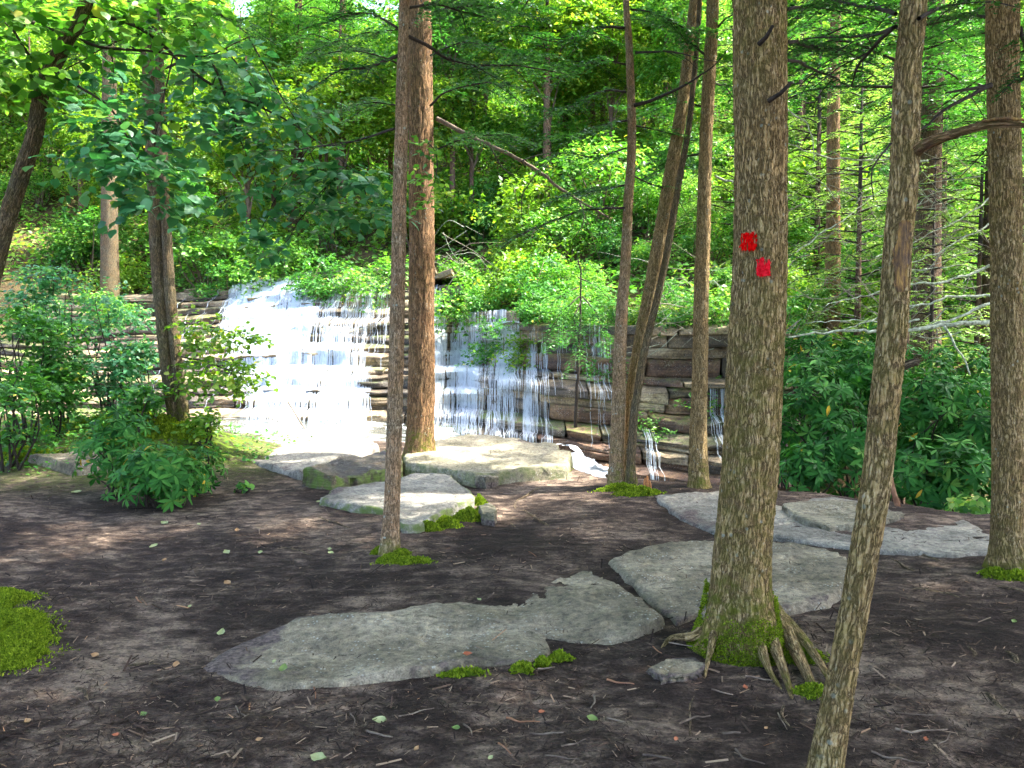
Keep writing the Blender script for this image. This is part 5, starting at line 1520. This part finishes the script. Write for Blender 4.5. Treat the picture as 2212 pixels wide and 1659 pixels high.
for k in range(250):
    u, v = rd.uniform(1690, 2130), rd.uniform(330, 745)
    if rd.random() < .25:
        u, v = rd.uniform(1400, 1580), rd.uniform(560, 760)
    if rd.random() < .12:
        u, v = rd.uniform(930, 1010), rd.uniform(480, 600)
    d = rd.uniform(11.0, 13.5) if u > 1650 else rd.uniform(16.5, 18) if u > 1300 else 19.5
    L = rd.uniform(40, 150); a = rd.normal(2.9 if rd.random() < .7 else .5, .35)
    bend = rd.normal(0, 18)
    q = [(u, v), (u + .5 * L * math.cos(a), v - .5 * L * math.sin(a) * -1 + bend), (u + L * math.cos(a), v + L * math.sin(a))]
    limb(dt, [P(*c, d + .12 * i) for i, c in enumerate(q)], rd.uniform(.004, .011), .002, 'dead_thin' if rd.random() < .6 else 'dead', 'twig', 5, .1, .02, seed=300 + k)

# ------------------------------------------------------------------ shade trees around the viewer, out of frame
for k, (x, y, z0, s) in enumerate([(3.6, 1.2, 4.6, 1.15), (5.8, 3.6, 4.8, 1.2), (7.6, 6.0, 5.0, 1.1), (2.6, -2.4, 4.6, 1.2), (6.2, -1.4, 5.4, 1.3), (9.6, 8.4, 5.5, 1.2), (5.2, 6.2, 4.8, 1.1), (8.4, 3.4, 5.5, 1.2), (-.5, -5.0, 5.2, 1.15), (4.5, -5.5, 5.4, 1.3), (-4.6, 0.4, 4.8, 1.1), (-6.4, 4.4, 5.2, 1.1), (-3.4, -3.2, 4.8, 1.15)]):
    z = float(gz(x, y))
    t = thing('hemlock_tree', 'tall hemlock shading the bank from outside the view', 'tree', (x, y, z), 'hemlocks around the viewpoint')
    V, Fs, bk = tube(np.array([[x, y, z - .3], [x, y, z + 2], [x, y, z0 + 1]]), [.17, .14, .10], 16)
    mk('trunk', V, Fs, M['bark_hemlock'], t, True, None, bk)
    crown(t, (x, y, z0), s)

# ------------------------------------------------------------------ soil litter, twigs, leaves
rg = np.random.default_rng(9)
N = 110000
yy = 2.4 + 10.0 * rg.random(N) ** 1.7
xx = rg.uniform(-.75, .75, N) * (yy + .6)
ok = (yy < np.interp(xx, EX, EY) - .1) & (fbm(xx * 1.4, yy * 1.4, 0, 71, 3) + rg.normal(0, .5, N) > -.25)
xx, yy = xx[ok], yy[ok]
zz = gz(xx, yy) + .004
drop_ = np.zeros(len(xx), bool)
for poly, z0, tilt, c in SLABS:
    ins = inside([tuple(q) for q in poly], xx, yy)
    zs = z0 + tilt[0] * (xx - c[0]) + tilt[1] * (yy - c[1]) + .012
    drop_ |= ins & (rg.random(len(xx)) > .16)
    zz = np.where(ins, np.maximum(zz, zs), zz)
xx, yy, zz = xx[~drop_], yy[~drop_], zz[~drop_]
pos = np.stack([xx, yy, zz], 1)
al = unit(np.stack([rg.normal(0, 1, len(xx)), rg.normal(0, 1, len(xx)), rg.normal(0, .14, len(xx))], 1))
V, Fs, k = scatter(np.array([[-.06, 0, 0], [.06, 0, 0], [.05, 1, .02], [-.05, 1, .02]]), [np.array([[0, 1, 2, 3]])], pos, al, unit(np.array([0, 0, 1.]) + rg.normal(0, .3, pos.shape)), np.clip(rg.lognormal(-3.75, .55, len(xx)), .008, .10))
tag(mk('needle_litter', V, Fs, M['litter'], None, False, {'tint': np.repeat(np.clip(rg.beta(1.0, 2.1, len(xx)), 0, 1), k)}), 'brown needle and bark litter strewn over the soil', kind='stuff')

def ground_line(q, lift):
    out = []
    for u, v in q:
        g = G(u, v); out.append([g[0], g[1], g[2] + lift])
    return out
roots = [
    ([(1130, 1100), (1150, 1115), (1195, 1145)], .022, 'short dark root stub on the bare soil behind the long slab'), ([(1095, 1120), (1110, 1135), (1125, 1145)], .010, 'pale splayed rootlet beside the dark root stub'),
    ([(1200, 985 + 60), (1150, 1062), (1115, 1085), (1118, 1105)], .016, 'thin root winding from the bank edge to the root stub'), ([(690, 1010 + 8), (780, 1018), (860, 1020), (900, 1022)], .018, 'reddish root along the foot of the mossy rock'),
    ([(960, 1030), (1080, 1036), (1180, 1040)], .03, 'long low root along the bank behind the blue-grey slab'), ([(1940, 1190), (1985, 1198), (2060, 1222)], .024, 'dark root crossing the path near the broad slab'),
    ([(1900, 1200), (1930, 1212), (1990, 1240)], .016, 'root ridge beside the leaning trunk near the slab'), ([(1960, 1270), (2040, 1282), (2080, 1296)], .020, 'dark root on the path right of the leaning trunk'),
    ([(2140, 1262), (2200, 1276), (2230, 1285)], .020, 'root running out from the right-hand furrowed trunk'), ([(1880, 1505), (1915, 1540), (1930, 1560)], .012, 'bent pale root right of the leaning trunk'),
    ([(2080, 1390), (2105, 1410), (2110, 1425)], .018, 'short dark root knuckle on the right-hand path'), ([(2170, 1400), (2190, 1420), (2200, 1440)], .018, 'root knuckle at the right margin of the path'),
    ([(2120, 1490), (2160, 1520), (2190, 1545)], .018, 'dark curved root low on the right-hand path'), ([(60, 1270), (95, 1290), (120, 1305)], .02, 'dark half-buried root above the left moss mound'),
    ([(170, 1480), (190, 1500), (200, 1520)], .012, 'bent rootlet low on the left'), ([(265, 1438), (310, 1436), (345, 1440)], .012, 'pale stick-like root on the left soil'),
    ([(1685, 1520), (1705, 1560), (1730, 1620)], .008, 'rootlet running down from the blazed trunk'), ([(1500, 1490), (1490, 1540), (1495, 1620)], .007, 'thin wavy root below the blazed trunk'),
    ([(640, 1110), (700, 1122), (770, 1140)], .016, 'root bump on the soil before the blue-grey slab'), ([(600, 1180), (650, 1190), (690, 1215)], .014, 'root ridge left of the slender trunk')]
for k, (q, r0, lab) in enumerate(roots):
    p = resample(ground_line(q, -.15 * r0), .02)
    p = p + np.stack([.015 * fbm(np.arange(len(p)) * .12, k * 3.0, 0, 5, 2), .015 * fbm(np.arange(len(p)) * .12, k * 5.0, 9, 5, 2), .2 * r0 * fbm(np.arange(len(p)) * .2, k * 5.0, 19, 5, 2)], 1)
    e = np.linspace(0, 1, len(p))
    p[:, 2] -= 1.3 * r0 * (np.abs(e - .5) * 2) ** 3
    V, Fs, bk = tube(p, r0 * (1 - .5 * e), 9, lambda th, s, R: .15 * R * fbm(np.cos(th) * 2, np.sin(th) * 2, s * 14, 3, 2))
    tag(mk('exposed_root', V, Fs, M['bark_grey'], None, True, None, bk), lab, 'root', 'roots showing in the soil')

rt = np.random.default_rng(15)
tw_spots = [(1130, 1560, 60), (1180, 1590, 60), (1090, 1620, 50), (1240, 1610, 55), (1215, 1640, 60), (1420, 1410, 40), (1480, 1400, 70), (1510, 1390, 70), (1500, 1560, 90), (1560, 1500, 35), (1690, 1560, 70), (1580, 1590, 40),
            (1900, 1450, 60), (1960, 1540, 120), (1990, 1580, 100), (1640, 1470, 45), (1330, 1560, 40), (1340, 1480, 60), (1180, 1450, 40), (780, 1330, 50), (1240, 1280, 40), (1060, 1290, 40), (960, 1345, 30), (1300, 1180, 50), (1150, 1200, 40),
            (700, 1100, 40), (560, 1150, 50), (420, 1240, 50), (300, 1300, 40), (520, 1540, 60), (680, 1500, 50), (820, 1590, 60), (900, 1540, 60), (1010, 1580, 50), (1940, 1640, 80), (2040, 1600, 60), (1420, 1640, 60), (1280, 1520, 50), (1620, 1640, 70), (760, 1560, 50), (1230, 1110, 40), (1290, 1140, 40)]
for k, (u, v, L) in enumerate(tw_spots):
    g = G(u, v)
    L = L / F0 * g[1] * rt.uniform(.9, 1.4); a = rt.normal(-.7, .7)
    d = np.array([math.cos(a), math.sin(a), 0])
    p = np.array([g - d * L / 2, g + [*rt.normal(0, .06 * L, 2), 0], g + d * L / 2])
    p = resample(p, .02)
    r0 = rt.uniform(.003, .0065)
    p[:, 2] = gz(p[:, 0], p[:, 1]) + r0 * 1.0 + .010 * np.abs(fbm(np.arange(len(p)) * .2, k * 3.1, 0, 4, 2))
    if 1000 < u < 1830 and 1170 < v < 1450:
        p[:, 2] = max(p[:, 2].max(), .03)
    V, Fs, bk = tube(p, np.linspace(r0, r0 * .5, len(p)), 6)
    red = rt.random() < .3
    tag(mk('fallen_twig', V, Fs, M['twig_red' if red else 'twig'], None, True), 'reddish bare twig lying on the needle-strewn soil' if red else 'grey-brown bare twig lying on the needle-strewn soil', 'twig', 'reddish twigs' if red else 'grey twigs')

def fallen_leaf(u, v, w, mat, lab, seed, group=None, tilt=.25, z=None):
    r = np.random.default_rng(seed)
    g = G(u, v)
    if z is not None:
        g = PZ(u, v, z)
    s = .8 * w / F0 * g[1]
    a = r.uniform(0, 6.28)
    n = 6
    ts = np.linspace(0, 1, n)
    hw = np.sin(np.pi * ts ** .8) * .36 * s
    V = []
    for t_, h in zip(ts, hw):
        for j in (-1, -.5, 0, .5, 1):
            V.append([(t_ - .5) * s, j * h, .12 * s * (j * j) * r.uniform(.5, 1.3) + .18 * s * (t_ - .5) ** 2 * r.uniform(.2, 1.4)])
    V = np.array(V)
    i = np.arange(n - 1)[:, None] * 5 + np.arange(4)[None]
    F = np.stack([i, i + 1, i + 6, i + 5], -1).reshape(-1, 4)
    ca, sa = math.cos(a), math.sin(a)
    R = np.array([[ca, -sa, 0], [sa, ca, 0], [0, 0, 1]])
    tl = np.array([[1, 0, 0], [0, math.cos(tilt), -math.sin(tilt)], [0, math.sin(tilt), math.cos(tilt)]])
    V = V @ R.T @ tl.T
    V[:, 2] -= V[:, 2].min() - .004
    tag(mk('fallen_leaf', V + g, F, M[mat], None, True), lab, 'leaf', group)
leafs = [(165, 1065, 26, 'leaf_pale', 'large pale heart-shaped leaf left of the low rhododendron'), (355, 1132, 26, 'leaf_pale', 'long pale leaf under the low rhododendron'), (430, 1134, 14, 'leaf_pale', 'small pale leaf right of the low rhododendron'),
         (512, 1148, 20, 'leaf_tan', 'tan curled leaf on the soil before the blue-white slab'), (332, 1182, 24, 'leaf_pale', 'dull pale leaf on the left soil'), (355, 1212, 16, 'leaf_tan', 'pinkish leaf on the left soil'),
         (490, 1196, 26, 'leaf_pale', 'pale leaf left of the slender trunk, upper one'), (562, 1196, 18, 'leaf_pale', 'pale leaf nearer the slender trunk'), (492, 1262, 26, 'leaf_tan', 'yellow-tan leaf on the left soil'), (410, 1312, 14, 'leaf_pale', 'tiny pale leaf in the dark left soil'),
         (478, 1370, 30, 'leaf_pale', 'bright whitish leaf with pointed lobes at the long slab\'s left end'), (592, 1432, 16, 'leaf_pale', 'small pale leaf on the long slab\'s left part'), (612, 1448, 34, 'leaf_green', 'green leaf on the long slab\'s left part'),
         (712, 1188, 16, 'leaf_pale', 'small whitish leaf right of the slender trunk'), (715, 1196, 20, 'leaf_pale', 'whitish leaf on open soil right of the slender trunk'), (820, 1560, 40, 'leaf_pale', 'curled white leaf on the dark soil below the long slab'),
         (688, 1640, 48, 'leaf_pale', 'large pale green leaf at the bottom margin'), (1280, 1556, 34, 'leaf_green', 'grey-green leaf low in the middle'), (985, 1575, 24, 'leaf_green', 'bluish green leaf below the long slab'), (1060, 1640, 20, 'leaf_pale', 'pale leaf at the bottom margin centre'),
         (205, 1418, 26, 'leaf_tan', 'orange-tan leaf beside the left moss mound'), (380, 1440, 26, 'leaf_tan', 'tan curled leaf on the left soil near the slab'), (1610, 1488, 20, 'leaf_red', 'orange-red leaf below the blazed trunk'), (1655, 1575, 14, 'leaf_tan', 'small orange leaf below the blazed trunk'),
         (1460, 1600, 18, 'leaf_red', 'reddish leaf low in the middle'), (1170, 1540, 20, 'leaf_red', 'rusty leaf left of the twigs low in the middle'), (900, 1620, 20, 'leaf_tan', 'tan leaf low in the middle'), (1010, 1415, 26, 'leaf_red', 'purplish-red leaf on the long slab'),
         (1035, 1297, 16, 'leaf_pale', 'pale chip of leaf on the long slab'), (470, 1515, 24, 'leaf_green', 'green leaf low on the left'), (310, 1546, 24, 'leaf_green', 'dull green leaf low on the left'), (60, 1560, 24, 'leaf_tan', 'tan leaf at the lower left'), (250, 1590, 20, 'leaf_red', 'reddish leaf at the lower left'),
         (560, 1600, 20, 'leaf_tan', 'tan leaf at the bottom left of centre'), (690, 1085, 18, 'leaf_pale', 'pale leaf at the blue-grey slab\'s left tip'), (1560, 1238, 14, 'leaf_green', 'green leaf on the slab behind the blazed trunk'), (140, 1015, 20, 'leaf_tan', 'yellow leaf on the far left soil'),
         (1840, 1480, 22, 'leaf_tan', 'pale leaf scrap between blazed and leaning trunks'), (2000, 1600, 18, 'leaf_red', 'reddish leaf scrap on the right path'), (2190, 1345, 20, 'leaf_green', 'small green sprig leaf on the right path')]
for k, (u, v, w, mt, lab) in enumerate(leafs):
    on = .09 if (590 < u < 1440 and 1290 < v < 1450 and u > 1000) or (u == 612) or (u == 592) else (.155 if u == 1560 else None)
    fallen_leaf(u, v, w, mt, lab, 2000 + k, z=on)

# moss cushions on the soil and on stones
def mossy_thing(label, spots, seed, h, size=(.012, .026), n=700):
    g0 = G(*spots[0][:2])
    t = thing('moss_mound', label, 'moss', g0)
    for k, (u, v, rx, ry) in enumerate(spots):
        g = G(u, v)
        moss_patch(t, g[0], g[1], rx, ry, n, seed + k, h, size=size, name='moss_cushion')
mossy_thing('bright green moss mound cut by the left margin', [(15, 1350, .22, .20), (40, 1385, .16, .16), (-10, 1420, .22, .18), (5, 1300, .14, .12)], 3000, .07, (.007, .016), n=3600)
mossy_thing('moss clump hugging the corner of the blue-grey slab', [(1035, 1090, .07, .08), (1040, 1115, .06, .06), (1010, 1122, .12, .08), (965, 1138, .10, .06), (930, 1148, .08, .05)], 3020, .10, n=420)
mossy_thing('moss fringe under the tan boulder slab', [(1190, 1016, .18, .10), (1150, 1022, .16, .07), (1110, 1026, .10, .05), (970, 1012, .2, .07)], 3040, .12, n=420)
mossy_thing('moss on the dark rock behind the slender trunk', [(760, 1012, .16, .08), (810, 1004, .18, .10), (730, 1020, .12, .05)], 3060, .16, n=420)
mossy_thing('little moss tuft at the long slab\'s front edge', [(1210, 1428, .05, .03), (1130, 1450, .05, .03), (1000, 1460, .08, .03), (1172, 1440, .03, .02)], 3080, .035, n=200)
mossy_thing('small moss cushion on the left bank below the leaf bush', [(40, 945, .4, .2), (20, 985, .35, .15)], 3100, .12, size=(.02, .04))

# broken stub of orange wood on the moss by the clump
sb = G(1398, 1062)
t = thing('wood_stub', 'small split stub of orange wood on moss beside the three-stemmed clump', 'stump', sb)
for k, (dx, h, w) in enumerate([(-.028, .15, .024), (.0, .17, .028), (.03, .12, .022)]):
    p = np.array([sb + [dx, 0, -.03], sb + [dx * 1.1, 0, h * .6], sb + [dx * .8, .0, h]])
    V, Fs, bk = tube(resample(p, .02), np.linspace(w, w * .35, len(resample(p, .02))), 8)
    mk('wood_splinter', V, Fs, M['stub'], t, True)

# loose stick standing in the main fall, and a leaning pole beside the thin tan slab
st = [P(622, 868, 19.4), P(645, 905, 18.8), P(668, 940, 18.2)]
V, Fs, bk = tube(resample(st, .1), np.linspace(.022, .014, len(resample(st, .1))), 7)
tag(mk('fallen_stick', V, Fs, M['limb_lit'], None, True), 'bare stick slanting in front of the main fall', 'stick')
st = [P(1915, 950, 8.0), P(1925, 1040, 7.9), P(1945, 1112, 7.8)]
V, Fs, bk = tube(resample(st, .1), np.linspace(.018, .03, len(resample(st, .1))), 8)
tag(mk('broken_pole', V, Fs, M['twig_red'], None, True), 'reddish dead stem leaning against the thin tan slab', 'stick')
